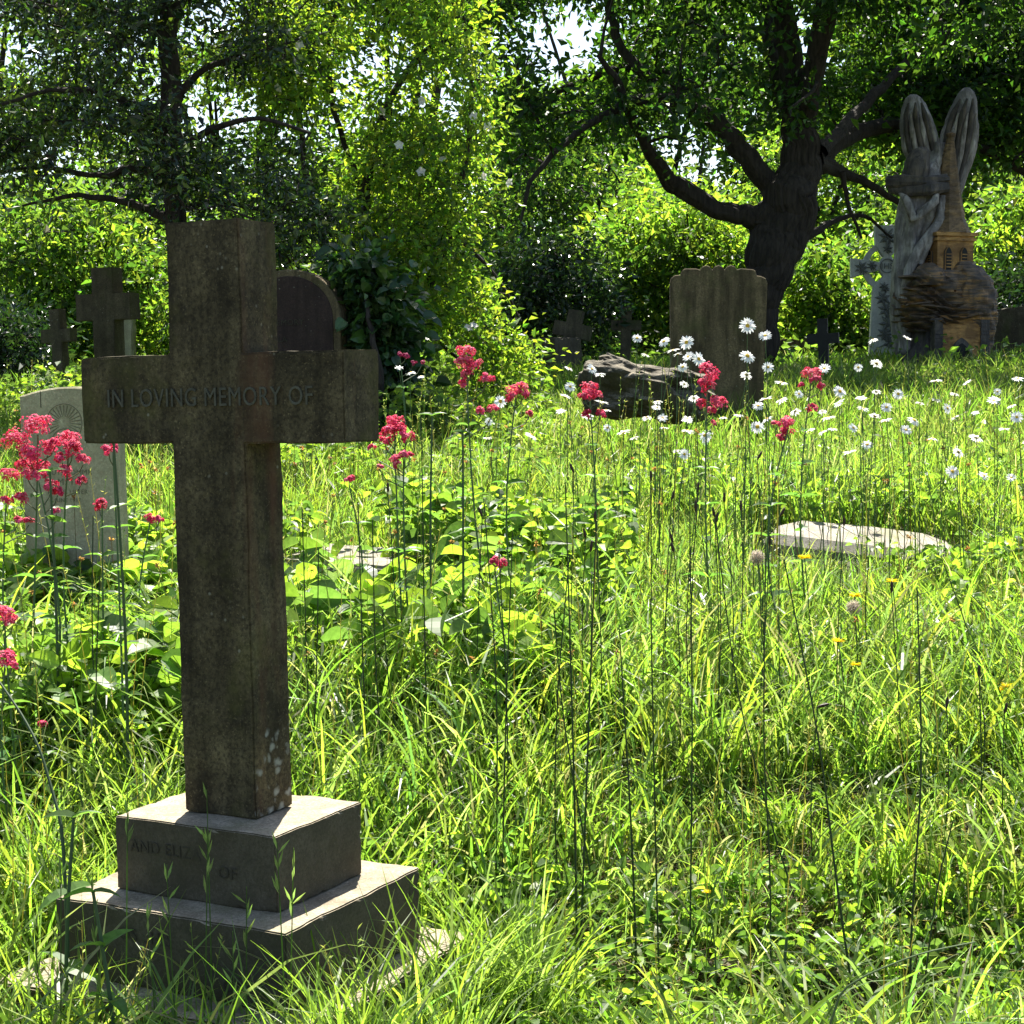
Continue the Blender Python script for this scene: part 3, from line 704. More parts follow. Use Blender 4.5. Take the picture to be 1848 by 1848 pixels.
# gatehouse with arched door
cg = W(1715, 665, -.38); RG = np.array(Matrix.Rotation(.06, 3, 'Z')); MG = lambda V: np.asarray(V, float) @ RG.T + cg
mb = MB(); HG = (665 - 580) * kw
mb.box((-.20, -.02, -.1), (.20, .25, HG), MG); gh = mb.build('gatehouse', MWt, st)
mb = MB(); mb.box((-.22, -.045, HG), (.22, .25, HG + .04), MG); mb.build('lintel', MWt, gh)
for sx in (-1, 1):
    mb = MB()
    for i in range(13): mb.box((sx * .235 - .045 + .004 * (i % 2), -.05, i * HG / 13), (sx * .235 + .045 - .004 * (i % 2), .1, (i + .85) * HG / 13), MG)
    mb.box((sx * .235 - .038, -.04, -.1), (sx * .235 + .038, .1, HG), MG); mb.build('pillar', MWd, gh)
mb = MB(); mb.prism([(x * 1.25, z * 1.12) for x, z in gothic(.09, .27)], -.045, -.018, MG); dr = mb.build('door', MWd, gh)
mb = MB(); mb.prism([(x, z) for x, z in gothic(.09, .25)], -.048, -.044, MG); mb.build('door_leaf', M_iron, dr)

# ------------------------------------------------------------------ woody plants
BARKC = (.05, .04, .03)
def skeleton_px(limbs, Y):
    out = []
    for l in limbs:
        P = np.array([at(p[0], p[1], Y + (p[3] if len(p) > 3 else 0)) for p in l]); R = np.array([p[2] for p in l]); out.append((P, R))
    return out
def dens(P, R, m=5):
    t = np.linspace(0, len(P) - 1, (len(P) - 1) * m + 1); i = np.arange(len(P))
    Q = np.stack([np.interp(t, i, P[:, c]) for c in range(3)], 1); r = np.interp(t, i, R)
    for _ in range(2): Q[1:-1] = (Q[:-2] + 2 * Q[1:-1] + Q[2:]) / 4
    return Q, r
def woody(name, label, cat, limbs, clusters, nleaf, sig, lsize, colors, mat, asp=.5, sides=8, up=.4, twig=.008, group=None, maxlink=3.0, bark=None, extra=None, flat=.7, simple=True):
    """limbs: list of (P,R) world polylines; clusters (K,3) world; colours list picked per cluster"""
    b0 = limbs[0][0][0]
    root = empty(name, (b0[0], b0[1], float(ground(b0[0], b0[1]))), label, cat, group)
    tm = MB(); nodes = []
    for i, (P, R) in enumerate(limbs):
        if R.max() > .1:
            Q, r = dens(P, R, 22); Q[1:-1] += np.stack([wav(np.arange(len(Q)), 0 * np.arange(len(Q)), .25, i * 3 + c_) for c_ in range(3)], 1)[1:-1] * r[1:-1, None] * .16; n = 72 if R.max() > .2 else 28
            T = unit(np.gradient(Q, axis=0)); a_ = np.linspace(0, 2 * math.pi, n, endpoint=False); V = []
            x0 = unit(np.cross([0, 1., .1], T[0])); acc = 0
            for j in range(len(Q)):
                x0 = unit(x0 - T[j] * (x0 @ T[j])); y0 = np.cross(T[j], x0); acc += np.linalg.norm(Q[j] - Q[j - 1]) if j else 0
                for t in a_:
                    d = math.cos(t) * x0 + math.sin(t) * y0
                    kx_, ky_, kz_ = math.cos(t) * 2.2, math.sin(t) * 2.2, acc
                    f = .98 + .16 * noise.noise(Vector((kx_ * .7 + i, ky_ * .7, kz_ * 2.2))) + .11 * abs(noise.noise(Vector((kx_ * 3, ky_ * 3, kz_ * 2.0 + i)))) - .12 * abs(noise.noise(Vector((kx_ * 6, ky_ * 6, kz_ * 3))))
                    V.append(Q[j] + d * r[j] * f)
            m2 = len(Q); k = (np.arange(m2 - 1)[:, None] * n + np.arange(n)[None]).ravel(); k2 = (np.arange(m2 - 1)[:, None] * n + (np.arange(n)[None] + 1) % n).ravel()
            tm.add(np.array(V), np.stack([k, k2, k2 + n, k + n], 1), BARKC); nodes.append(Q[::4]); continue
        Q, r = dens(P, R)
        Q[1:-1] += rng.normal(0, 1, Q[1:-1].shape) * r[1:-1, None] * .18
        tm.tube(Q, r, sides if R[0] > .05 else 6, BARKC, rough=.10); nodes.append(Q)
    nodes = list(np.concatenate(nodes)); A = np.array(nodes)
    d0 = np.array([np.min(np.linalg.norm(A - c, axis=1)) for c in clusters]); order = np.argsort(d0)
    buf = np.zeros((len(A) + 3 * len(clusters), 3)); buf[:len(A)] = A; nb = len(A)
    for i in order:
        c = clusters[i]; dd = np.linalg.norm(buf[:nb] - c, axis=1) + .3 * np.maximum(0, buf[:nb, 2] - c[2]); j = int(np.argmin(dd)); n0 = buf[j]
        L = np.linalg.norm(c - n0)
        if L < .05 or L > maxlink: continue
        m1 = n0 * .6 + c * .4 + rng.normal(0, .07, 3) * L + np.array([0, 0, .06 * L]); m2 = n0 * .25 + c * .75 + rng.normal(0, .05, 3) * L
        rb = twig * (1 + L * .6)
        tm.tube([n0, m1, m2, c], [rb * 1.5, rb * 1.1, rb * .8, rb * .4], 4, BARKC)
        buf[nb:nb + 3] = [m1, m2, c]; nb += 3
    tm.build('trunk', bark or M_bark, root, smooth=False)
    K = len(clusters)
    ci = np.repeat(np.arange(K), nleaf); n = len(ci)
    sg = sig * rng.uniform(.6, 1.4, K)
    off = rng.normal(0, 1, (n, 3)) * sg[ci][:, None] * np.array([1, 1, flat])
    base = clusters[ci] + off
    cc_ = np.array(colors)[rng.integers(0, len(colors), K)]
    col = np.clip(cc_[ci] * np.exp(rng.normal(0, .22, (n, 1))) * np.exp(rng.normal(0, .1, (n, 3))), .002, .8)
    axis = unit(off * .5 / sig + rdir(n) * .9 + np.array([0, 0, -.25]))
    nr = rdir(n, up)
    L = lsize * np.exp(np.clip(rng.normal(0, .3, n), -.7, .5))
    cm = MB(); cm.leaves(base, axis, nr, L, L * asp, col, simple=simple); cm.build('crown', mat, root)
    if extra: extra(root, clusters)
    return root

def region(n, x0, x1, y0, y1, Y0, Y1, ok, thr=-1.0, nsc=.012, seed=0):
    out = []
    while len(out) < n:
        px = rng.uniform(x0, x1, n); py = rng.uniform(y0, y1, n); Y = rng.uniform(Y0, Y1, n)
        m = ok(px, py) & (wav(px + Y * 40, py, nsc, seed) > thr)
        out += list(np.stack([px, py, Y], 1)[m])
    return np.array(out[:n])
def hole(px, py, holes):
    m = np.ones(len(px), bool)
    for (x, y, rx, ry) in holes: m &= ((px - x) / rx) ** 2 + ((py - y) / ry) ** 2 > 1
    return m
SKY = [(790, 165, 75, 48), (1215, 262, 34, 40), (1020, 120, 60, 26), (390, 40, 40, 30), (1075, 40, 30, 40), (1820, 400, 40, 20), (1450, 20, 30, 30), (930, 60, 50, 20), (1290, 300, 20, 25)]

# big dark tree
T1 = skeleton_px([
    [(1358, 720, .24), (1362, 640, .195), (1369, 560, .20), (1383, 500, .215), (1396, 450, .26), (1409, 405, .31), (1430, 350, .24), (1441, 300, .195), (1443, 250, .17), (1434, 180, .14), (1425, 80, .11), (1400, -60, .08), (1390, -250, .05)],
    [(1412, 412, .17), (1378, 397, .12), (1345, 390, .095), (1290, 377, .09), (1250, 352, .095), (1215, 330, .085), (1175, 285, .06, -.4), (1140, 210, .05, -.8), (1115, 150, .04, -1), (1080, 100, .02, -1.2)],
    [(1430, 385, .15), (1397, 345, .11), (1360, 300, .105), (1325, 255, .105), (1285, 215, .09), (1220, 182, .07, -.4), (1140, 180, .05, -.8), (1060, 225, .035, -1), (1000, 275, .028, -1.2), (955, 330, .02, -1.3), (940, 400, .012, -1.3)],
    [(1285, 215, .07), (1200, 130, .06, .4), (1110, 120, .045, .6), (1000, 170, .03, .7), (900, 190, .02, .8), (830, 215, .012, .8)],
    [(1450, 310, .14), (1490, 268, .11, .4), (1540, 240, .09, 1.0), (1600, 225, .085, 1.5), (1680, 235, .07, 1.7), (1780, 270, .05, 1.8), (1880, 330, .03, 1.8)],
    [(1470, 290, .1), (1530, 315, .05, .8), (1590, 345, .035, 1.4), (1650, 385, .028, 1.7), (1700, 420, .02, 1.9)],
    [(1440, 230, .12), (1395, 100, .10, .5), (1380, 0, .08, .8), (1375, -150, .05, 1)],
    [(1445, 240, .12), (1470, 120, .10, -.3), (1490, 20, .10, -.5), (1510, -120, .06, -.6)],
    [(1480, 275, .08), (1560, 190, .055, .9), (1640, 110, .04, 1.4), (1700, 20, .05, .8), (1760, -100, .03, 1)],
    [(1180, 150, .05), (1120, 90, .045), (1100, 20, .04), (1090, -80, .03)],
    [(1445, 435, .05), (1500, 400, .03, .5), (1560, 385, .02, 1), (1610, 430, .012, 1)],
    [(1520, 310, .03, .4), (1530, 370, .02, .5), (1555, 430, .014, .6)],
], 17.0)
lowx = [780, 850, 940, 1000, 1100, 1250, 1400, 1500, 1600, 1750, 1850, 2100]; lowy = [90, 170, 330, 260, 240, 265, 225, 250, 250, 330, 350, 350]
okT1 = lambda px, py: (py < np.interp(px, lowx, lowy)) & (hole(px, py, SKY) | (rng.random(len(px)) < .06)) & ~((px > 1330) & (px < 1490) & (py > 215))
q = region(1250, 790, 2100, -330, 340, 15.4, 20.5, okT1, -.35, .014, 11)
q = q[(q[:, 0] > 1330) | (rng.random(len(q)) > .33)]
q[:, 2] = np.where((q[:, 0] > 1500) & ((q[:, 1] > 110) | (q[:, 2] > 16.6)), np.maximum(q[:, 2], 18.4 + (q[:, 2] - 15.4) * .4), q[:, 2])
cl = ata(q[:, 0], q[:, 1], q[:, 2])
woody('oak_tree', 'big spreading dark tree with a thick forked trunk behind the scalloped headstone', 'tree', T1, cl, 70, .17, .085,
      [(.028, .060, .016), (.038, .08, .02), (.024, .052, .014), (.06, .12, .022)], M_tree, .55, 22, twig=.009, maxlink=2.5)

# evergreen on the left
T2 = skeleton_px([
    [(345, 760, .09), (338, 640, .08), (330, 520, .075), (316, 400, .07), (308, 300, .075), (310, 200, .072), (305, 90, .065), (298, -60, .055), (295, -250, .03)],
    [(310, 398, .04), (270, 378, .03), (215, 360, .024), (130, 352, .016), (40, 372, .008)],
    [(308, 330, .035), (250, 300, .026), (180, 320, .02), (80, 300, .014), (0, 310, .008)],
    [(306, 240, .04), (255, 195, .03, -.3), (180, 165, .022, -.5), (90, 160, .015, -.6), (0, 190, .01, -.6)],
    [(308, 215, .03), (240, 245, .022), (150, 215, .016), (40, 230, .01)],
    [(310, 180, .03), (370, 120, .022), (450, 100, .015), (540, 70, .01)],
    [(310, 280, .03), (380, 230, .022, -.3), (470, 210, .014, -.5), (560, 240, .01, -.6)],
    [(312, 380, .03), (390, 360, .02, .3), (480, 380, .014, .4), (600, 420, .01, .5)],
    [(300, 60, .03), (200, 20, .02), (80, 0, .014)],
    [(300, 20, .03), (400, -30, .02), (500, -60, .014)],
], 11.5)
okT2 = lambda px, py: ((px < 540) | (py > 380)) & (py < np.interp(px, [-200, 100, 260, 330, 430, 560, 650], [330, 335, 375, 440, 500, 490, 330])) & (px < 640 - .12 * (480 - py)) & hole(px, py, [(400, 40, 60, 45), (150, 430, 90, 40), (560, 150, 50, 60)])
q = region(640, -220, 660, -300, 500, 10.6, 12.9, okT2, -.1, .016, 21)
cl = ata(q[:, 0], q[:, 1], q[:, 2])
woody('evergreen_tree', 'dark evergreen tree with a straight black trunk rising behind the foreground cross', 'tree', T2, cl, 52, .115, .055,
      [(.022, .040, .016), (.032, .055, .02), (.02, .036, .015), (.10, .15, .03), (.05, .08, .02)], M_dark, .45, 14, twig=.005, maxlink=1.6)

# climbing rose over a bush, centre left
def rose_flowers(root, clusters):
    spots = [(503, 158), (760, 310), (875, 318), (712, 415), (762, 535), (770, 488), (855, 588), (845, 592), (905, 615), (540, 80), (595, 98), (690, 200), (760, 182), (720, 262), (880, 228), (800, 285), (805, 480), (920, 330), (767, 715), (540, 130), (855, 210), (820, 720)]
    for (px, py) in spots:
        c = at(px, py, 11.9 + rng.uniform(-.2, .2)); fm = MB()
        n = 5; ax0 = rng.uniform(0, 6.28); nrm = unit(np.array([rng.normal(0, .6), -1, rng.normal(.3, .5)]))
        u = unit(np.cross(nrm, [0, 0, 1.])); v = np.cross(nrm, u)
        an = ax0 + np.arange(n) * 6.283 / n
        axs = np.cos(an)[:, None] * u + np.sin(an)[:, None] * v + nrm * .35
        fm.leaves(np.repeat(c[None], n, 0), axs, np.repeat(nrm[None], n, 0), .034, .036, tint((.75, .72, .66), n, .06, .03), simple=False, fold=.15)
        fm.build('rose_flower', M_petal, root)
S1 = skeleton_px([
    [(700, 760, .05), (690, 620, .045), (670, 480, .04), (655, 350, .035), (690, 200, .03), (760, 90, .02), (840, 60, .012)],
    [(700, 740, .04), (740, 600, .035), (790, 480, .03), (830, 340, .024), (850, 240, .02), (850, 120, .012), (835, 20, .008)],
    [(690, 700, .04), (620, 560, .03), (570, 400, .026), (540, 240, .02), (540, 100, .014), (570, -40, .01)],
    [(720, 500, .014), (700, 540, .014), (760, 590, .014), (830, 650, .012), (870, 700, .006)],
    [(655, 350, .02), (600, 200, .02), (590, 60, .014), (640, -60, .01)],
    [(760, 420, .02), (830, 430, .016), (900, 500, .012), (940, 580, .008)],
], 12.4)
okS1 = lambda px, py: (px > np.interp(py, [-200, 0, 200, 400, 500, 700], [440, 460, 480, 540, 640, 690])) & (px < np.interp(py, [-200, 0, 100, 200, 330, 500, 640, 720], [880, 870, 850, 900, 905, 890, 960, 900])) & (hole(px, py, [(795, 168, 75, 42)]) | (rng.random(len(px)) < .07))
q = region(500, 440, 960, -180, 720, 11.8, 13.0, okS1, -.1, .02, 31)
q = np.concatenate([q, region(55, 600, 870, -170, 88, 11.9, 12.8, lambda px, py: px > -1, -.2, .02, 33)])
cl = ata(q[:, 0], q[:, 1], q[:, 2])
woody('climbing_rose', 'tall sunlit climbing rose with scattered white flowers between the evergreen and the big tree', 'climbing rose', S1, cl, 48, .11, .054,
      [(.15, .215, .04), (.12, .18, .035), (.19, .26, .045), (.06, .11, .025), (.11, .17, .045)], M_tree, .5, 6, twig=.0035, maxlink=2.0, extra=rose_flowers)

# ivy mass by the arched headstone
def ivy():
    base = at(660, 800, 10.3)
    P = [[at(675, 800, 10.5), at(665, 700, 10.5), at(655, 600, 10.6), at(640, 530, 10.8), at(610, 492, 10.9)], [at(665, 780, 10.3), at(690, 690, 10.2), at(670, 600, 10.25), at(660, 540, 10.4)]]
    limbs = [(np.array(p), np.linspace(.03, .01, len(p))) for p in P]
    ok = lambda px, py: (px > np.interp(py, [470, 500, 560, 640, 830], [590, 640, 662, 665, 665])) & (px < np.interp(py, [470, 520, 600, 700, 830], [650, 690, 712, 715, 700])) 
    q = region(240, 560, 730, 480, 830, 10.45, 11.0, ok, -.6, .03, 5)
    woody('ivy_bush', 'dark green ivy mass clinging to the right side of the round topped headstone', 'ivy', limbs, ata(q[:, 0], q[:, 1], q[:, 2]), 42, .075, .062, [(.022, .05, .018), (.03, .065, .022), (.05, .09, .025)], M_dark, .85, 6, twig=.003, simple=False, up=.9)
ivy()

# shrubs and trees farther back -------------------------------------
def shrub(name, label, cat, xc, yb, Y, x0, x1, y0, y1, n, nl, sig, ls, cols, mat=None, dY=1.5, seed=0, ok=None, thr=-.4, stems=5, rad=.05, group=None, shape=True):
    kk = Y / F
    xm = (x0 + x1) / 2; ym = (y0 + yb) / 2
    limbs = []
    for s in range(stems):
        xt = rng.uniform(x0, x1) * .8 + xc * .2; yt = rng.uniform(y0, (y0 + y1) / 2)
        g0 = at(xc + rng.uniform(-1, 1) * 12, yb, Y); g0[2] = float(ground(g0[0], Y)) - .1; g1 = at(xc * .6 + xt * .4, (yb + yt) / 2, Y + rng.uniform(-.5, .5) * dY * .4); g2 = at(xt, yt, Y + rng.uniform(-.5, .5) * dY)
        limbs.append((np.array([g0, g0 * .5 + g1 * .5 + rng.normal(0, .03, 3) * Y * .1, g1, g2]), np.array([rad, rad * .8, rad * .6, rad * .2])))
    def okk(px, py):
        m = np.ones(len(px), bool)
        if shape:
            u = (px - xm) / ((x1 - x0) / 2); v = np.clip((py - y0) / (y1 - y0), 0, 1)
            m = np.abs(u) < np.interp(v, [0, .15, .45, 1], [.35, .7, 1, .85])
        return m & (ok(px, py) if ok else True)
    q = region(n, x0, x1, y0, y1, Y - dY, Y + dY, okk, thr, .02, seed)
    return woody(name, label, cat, limbs, ata(q[:, 0], q[:, 1], q[:, 2]), int(nl * .7), sig, ls * 1.08, cols, mat or M_tree, .5, 8, twig=.004 * Y / 12, group=group, maxlink=4)
BR = [(.13, .20, .045), (.17, .24, .05), (.08, .14, .03), (.04, .075, .022), (.06, .11, .035)]
MID = [(.08, .135, .035), (.11, .17, .04), (.05, .095, .025), (.03, .06, .02)]
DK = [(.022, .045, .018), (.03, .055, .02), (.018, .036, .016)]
hs = lambda px, py: (hole(px, py, [(a_, b_, c_ * 1.45 + 12, d_ * 1.45 + 12) for a_, b_, c_, d_ in SKY]) | (rng.random(len(px)) < .03)) & (rng.random(len(px)) < np.interp(py, [-100, 120, 330, 400], [.45, .5, .8, 1]))
shrub('hazel_bush', 'bright sunlit bush filling the gap behind the two shaded crosses at the left', 'bush', 130, 680, 18, -120, 330, 350, 640, 330, 80, .17, .08, BR, seed=1)
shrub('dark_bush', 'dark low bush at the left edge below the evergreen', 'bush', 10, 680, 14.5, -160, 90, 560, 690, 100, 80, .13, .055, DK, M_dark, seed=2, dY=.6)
shrub('hawthorn_bush', 'sunlit bush just behind the arms of the foreground cross', 'bush', 430, 680, 17, 280, 560, 380, 660, 200, 80, .15, .07, MID + BR[:1], seed=3)
shrub('elder_bush', 'bright green bush in front of the tree trunk, right of the scalloped headstone', 'bush', 1500, 680, 21.5, 1415, 1640, 440, 655, 220, 90, .17, .09, BR, seed=4)
shrub('hazel_bush', 'bright green bush left of the scalloped headstone, above the small brown cross', 'bush', 1150, 680, 21, 1060, 1370, 360, 620, 300, 85, .17, .085, BR, seed=5)
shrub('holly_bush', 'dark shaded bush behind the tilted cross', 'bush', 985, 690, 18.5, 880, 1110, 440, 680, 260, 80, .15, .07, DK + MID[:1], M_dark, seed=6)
shrub('elder_bush', 'bright bush at the right edge behind the wooden carving', 'bush', 1810, 660, 23, 1760, 1960, 340, 640, 200, 85, .2, .1, BR, seed=7)
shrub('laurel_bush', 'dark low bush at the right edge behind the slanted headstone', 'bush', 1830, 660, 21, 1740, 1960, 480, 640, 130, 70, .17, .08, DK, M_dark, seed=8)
shrub('privet_bush', 'mid green bush behind the wooden carving and the ringed cross', 'bush', 1620, 670, 25, 1540, 1790, 420, 650, 200, 80, .2, .1, MID, seed=9)
FT = [
    ('tall bright tree far behind the evergreen at the left edge', -40, 30, -260, 300, -120, 640, MID + BR[:1]),
    ('leafy tree far behind, seen between the evergreen trunk and the climbing rose', 420, 34, 220, 640, -100, 640, MID),
    ('pale green tree far behind the climbing rose, below the patch of open sky', 760, 37, 560, 960, 225, 650, BR + MID),
    ('shaded tree in the far background above the tilted cross', 1010, 31, 880, 1150, 210, 650, MID + DK[:1]),
    ('bright tree far behind the left limb of the big tree', 1230, 35, 1080, 1400, 240, 640, BR),
    ('leafy tree far behind the trunk of the big tree', 1430, 39, 1340, 1640, 180, 640, BR + MID),
    ('mid green tree far behind the wooden carving', 1700, 33, 1580, 1860, 120, 640, MID),
    ('tall tree at the far right edge of the background', 1900, 36, 1780, 2120, -60, 640, MID + BR[:1]),
    ('leafy tree top far behind the upper part of the climbing rose', 720, 33, 560, 900, -120, 85, MID + BR[:1]),
    ('hazy tree top far behind the upper crown of the big tree, centre', 1150, 46, 900, 1420, -60, 500, MID),
    ('hazy tree top far behind the upper crown of the big tree, right', 1600, 47, 1380, 1850, -60, 500, MID),
]
for i, (lb, xc, Y, x0, x1, y0, y1, cols) in enumerate(FT):
    shrub('background_tree', lb, 'tree', xc, 680, Y, x0, x1, y0, y1, int(330 * (x1 - x0) / 380), 75, .26 * Y / 32, .13 * Y / 32, cols, dY=2.2, seed=40 + i, ok=hs, thr=-.1 if y0 < 100 else -.35, stems=6, rad=.12, group='trees in the far background')

# ------------------------------------------------------------------ ground vegetation
Rz = -0.49229
def local(x, y):
    dx, dy = x - CX, y - CY; c, s = math.cos(-Rz), math.sin(-Rz)
    return dx * c - dy * s, dx * s + dy * c
def free(x, y):
    u, v = local(x, y)
    m = ~((np.abs(u) < r_ + .10) & (np.abs(v) < s_ + .10))
    o = at(1552, 966, 7.15); m &= ~((np.abs(x - o[0]) < .42) & (np.abs(y - o[1]) < .24))
    o = at(640, 985, 6.55); m &= ~((np.abs(x - o[0]) < .13) & (np.abs(y - o[1]) < .12))
    o = at(128, 698, 6.0); m &= ~((np.abs(x - o[0]) < .19) & (np.abs(y - o[1]) < .05))
    o = at(1155, 700, 9.3); m &= ~((np.abs(x - o[0]) < .26) & (np.abs(y - o[1]) < .2))
    o = at(1700, 660, 17.6); m &= ~((np.abs(x - o[0]) < .4) & (np.abs(y - o[1]) < .4))
    return m
def hcap(x, y):
    """how tall the growth may be: trampled in front of the slabs, short on the far bank"""
    h = np.ones(len(x))
    for (px, py, Y, rx, ry) in ((1552, 966, 6.8, .55, .5), (640, 985, 6.2, .3, .3)):
        o = at(px, py, Y); d = ((x - o[0]) / rx) ** 2 + ((y - o[1]) / ry) ** 2; h = np.minimum(h, np.clip(.35 + .65 * (d - .5), .35, 1))
    u, v = local(x, y)
    return h
def scatter(n, Y0, Y1, marg=1.25, power=1.0, xadd=.3):
    t = rng.random(n); Y = np.sqrt(Y0 ** 2 + t * (Y1 ** 2 - Y0 ** 2)) if power == 1 else Y0 + (Y1 - Y0) * t ** power
    x = (rng.random(n) * 2 - 1) * (Y * .298 * marg + xadd)
    m = free(x, Y); return x[m], Y[m]

def G3(x, y, dz=0): return np.stack([x, y, ground(x, y) + dz], -1)
def grass():
    g = MB()
    # tufts with a common lean
    def tufts(nt, Y0, Y1, per, spread, h0, h1, w0, w1, cols, power=1.0, curl=(.3, 1.5), mask=None, segs=4):
        x, y = scatter(nt, Y0, Y1, power=power)
        if mask is not None: k = mask(x, y); x, y = x[k], y[k]
        K = len(x); cap = hcap(x, y)
        bare = (x > -.1) & (x < 1.4) & (y > 3.45) & (y < 4.0) & (wav(x, y, 4.0, 91) > -.45)
        kb = ~bare | (rng.random(K) < .30); x, y, cap, bare = x[kb], y[kb], cap[kb], bare[kb]; K = len(x)
        taz = rng.uniform(0, 6.28, K); th = rng.uniform(h0, h1, K) * cap * np.where(bare, .6, 1)
        patch = wav(x, y, 1.6, 8)
        th *= (1 + .25 * patch) * np.where((y < 4.6) & (x > -.15), np.clip(.75 + .5 * wav(x, y, 3.2, 77), .35, 1.15), 1)
        ci = np.repeat(np.arange(K), per); n = len(ci)
        bx = x[ci] + rng.normal(0, spread, n); by = y[ci] + rng.normal(0, spread, n); k = free(bx, by)
        ci, bx, by = ci[k], bx[k], by[k]; n = len(ci)
        az = taz[ci] + rng.normal(0, 1.2, n)
        col = np.array(cols)[rng.integers(0, len(cols), K)][ci] * np.exp(rng.normal(0, .25, (n, 1))) * np.exp(rng.normal(0, .08, (n, 3)))
        dry = rng.random(n) < .05; col[dry] = np.array([.20, .19, .12]) * np.exp(rng.normal(0, .2, (dry.sum(), 1)))
        h = th[ci] * rng.uniform(.55, 1.2, n)
        g.ribbons(G3(bx, by, -.01), az, h, np.abs(rng.normal(.12, .14, n)), rng.uniform(*curl, n), rng.uniform(w0, w1, n), np.clip(col, .003, .8), segs)
    C = [(.14, .21, .035), (.11, .175, .03), (.17, .23, .035), (.085, .14, .045), (.15, .20, .075), (.12, .19, .03)]
    tufts(2000, 2.7, 5.6, 15, .03, .12, .34, .0045, .010, C, segs=6)
    tufts(1500, 2.7, 5.6, 6, .02, .30, .52, .006, .012, C, curl=(.8, 2.2), segs=6)
    tufts(3400, 5.4, 9.0, 14, .05, .12, .30, .005, .010, C)
    tufts(7000, 8.8, 16.0, 13, .07, .10, .30, .007, .013, [(.11, .17, .03), (.085, .15, .025), (.13, .17, .05)], mask=None)
    tufts(5000, 15, 24.0, 12, .10, .08, .2, .011, .018, [(.11, .18, .03), (.09, .16, .025)])
    tufts(2500, 24, 45.0, 12, .2, .2, .5, .03, .05, [(.06, .10, .02), (.04, .08, .02)])
    # rank tufts hiding the foot of the plinth
    for (uu0, uu1, vv0, vv1, kk) in ((r_ + .11, r_ + .34, -.45, .4, 75), (-.5, .45, -s_ - .42, -s_ - .13, 34), (-r_ - .4, -r_ - .12, -.3, .5, 40)):
        u = rng.uniform(uu0, uu1, kk); v_ = rng.uniform(vv0, vv1, kk); c_, s__ = math.cos(Rz), math.sin(Rz)
        tx, ty = CX + u * c_ - v_ * s__, CY + u * s__ + v_ * c_
        ci = np.repeat(np.arange(kk), 14); n = len(ci); bx = tx[ci] + rng.normal(0, .02, n); by = ty[ci] + rng.normal(0, .02, n); k = free(bx, by); ci, bx, by = ci[k], bx[k], by[k]; n = len(ci)
        taz = rng.uniform(0, 6.28, kk)
        g.ribbons(G3(bx, by, -.01), taz[ci] + rng.normal(0, .9, n), rng.uniform(.2, .46, n), np.abs(rng.normal(.15, .14, n)), rng.uniform(.3, 1.6, n), rng.uniform(.004, .009, n), np.array(C)[rng.integers(0, len(C), n)], 6)
    # fine undergrowth of thin pale blades
    x, y = scatter(26000, 2.7, 7.5); n = len(x)
    g.ribbons(G3(x, y), rng.uniform(0, 6.28, n), rng.uniform(.05, .2, n), np.abs(rng.normal(.5, .4, n)), rng.uniform(.2, 1.4, n), rng.uniform(.002, .005, n), tint((.12, .17, .05), n, .4, .15), 4)
    # dead thatch lying on the soil
    x, y = scatter(16000, 2.8, 5.2); n = len(x)
    g.ribbons(G3(x, y, .012), rng.uniform(0, 6.28, n), rng.uniform(.05, .22, n), rng.uniform(1.2, 1.5, n), rng.uniform(-.1, .3, n), rng.uniform(.002, .004, n), tint((.26, .20, .11), n, .3, .08), 4)
    tag(g.build('grass', M_grass), 'long bright green meadow grass growing all round the graves', 'grass', kind='stuff')
grass()

def seed_grass():
    g = MB()
    x, y = scatter(900, 3.0, 9.0)
    for xi, yi in zip(x, y):
        h = rng.uniform(.35, .7) if yi > 3.6 else rng.uniform(.3, .5)
        b0 = np.array([xi, yi, float(ground(xi, yi))]); a_ = rng.uniform(0, 6.28); ln = rng.uniform(.02, .16)
        P = [b0 + np.array([math.cos(a_) * ln * h * t * t, math.sin(a_) * ln * h * t * t, h * t]) for t in (0, .35, .7, 1)]
        c = (.16, .22, .07) if rng.random() < .6 else (.32, .28, .15)
        g.tube(P, [.0016, .0013, .0010, .0006], 3, c)
        n = 10; t = rng.uniform(.72, 1, n); B = np.array([P[2] * (1 - (q - .7) / .3) + P[3] * ((q - .7) / .3) for q in t])
        g.leaves(B, rdir(n, .9), rdir(n), .016, .004, tint((.17, .19, .08), n, .25, .1))
    # bigger brome heads in front of the plinth
    for (px, py, Y) in ((373, 1425, 3.15), (375, 1500, 3.1), (165, 1590, 3.1), (110, 1560, 3.0), (265, 1650, 3.0), (445, 1600, 3.1), (500, 1520, 3.0), (300, 1560, 2.95), (420, 1680, 2.9), (530, 1530, 3.15), (60, 1640, 2.95), (230, 1420, 3.2), (1690, 1420, 3.9), (740, 1600, 3.6)):
        tp = at(px, py, Y); b0 = np.array([tp[0] + rng.uniform(-.04, .04), tp[1], float(ground(tp[0], tp[1]))])
        P = [b0, b0 * .5 + tp * .5 + np.array([.004, 0, 0]), tp]
        g.tube(P, [.0018, .0014, .0007], 4, (.09, .14, .05))
        for t in np.sort(rng.uniform(.74, .99, 6)):
            B = b0 + (tp - b0) * t; ax = np.array([rng.normal(0, .42), rng.normal(0, .3), 1.0])
            g.leaves(B[None], ax[None], np.array([[0, -1, .1]]), .036, .005, tint((.13, .18, .07), 1, .15, .05), fold=.1, droop=.02)
    tag(g.build('seeding_grass', M_grass), 'thin flowering grass stalks with pale seed heads standing above the meadow', 'grass', kind='stuff')
seed_grass()

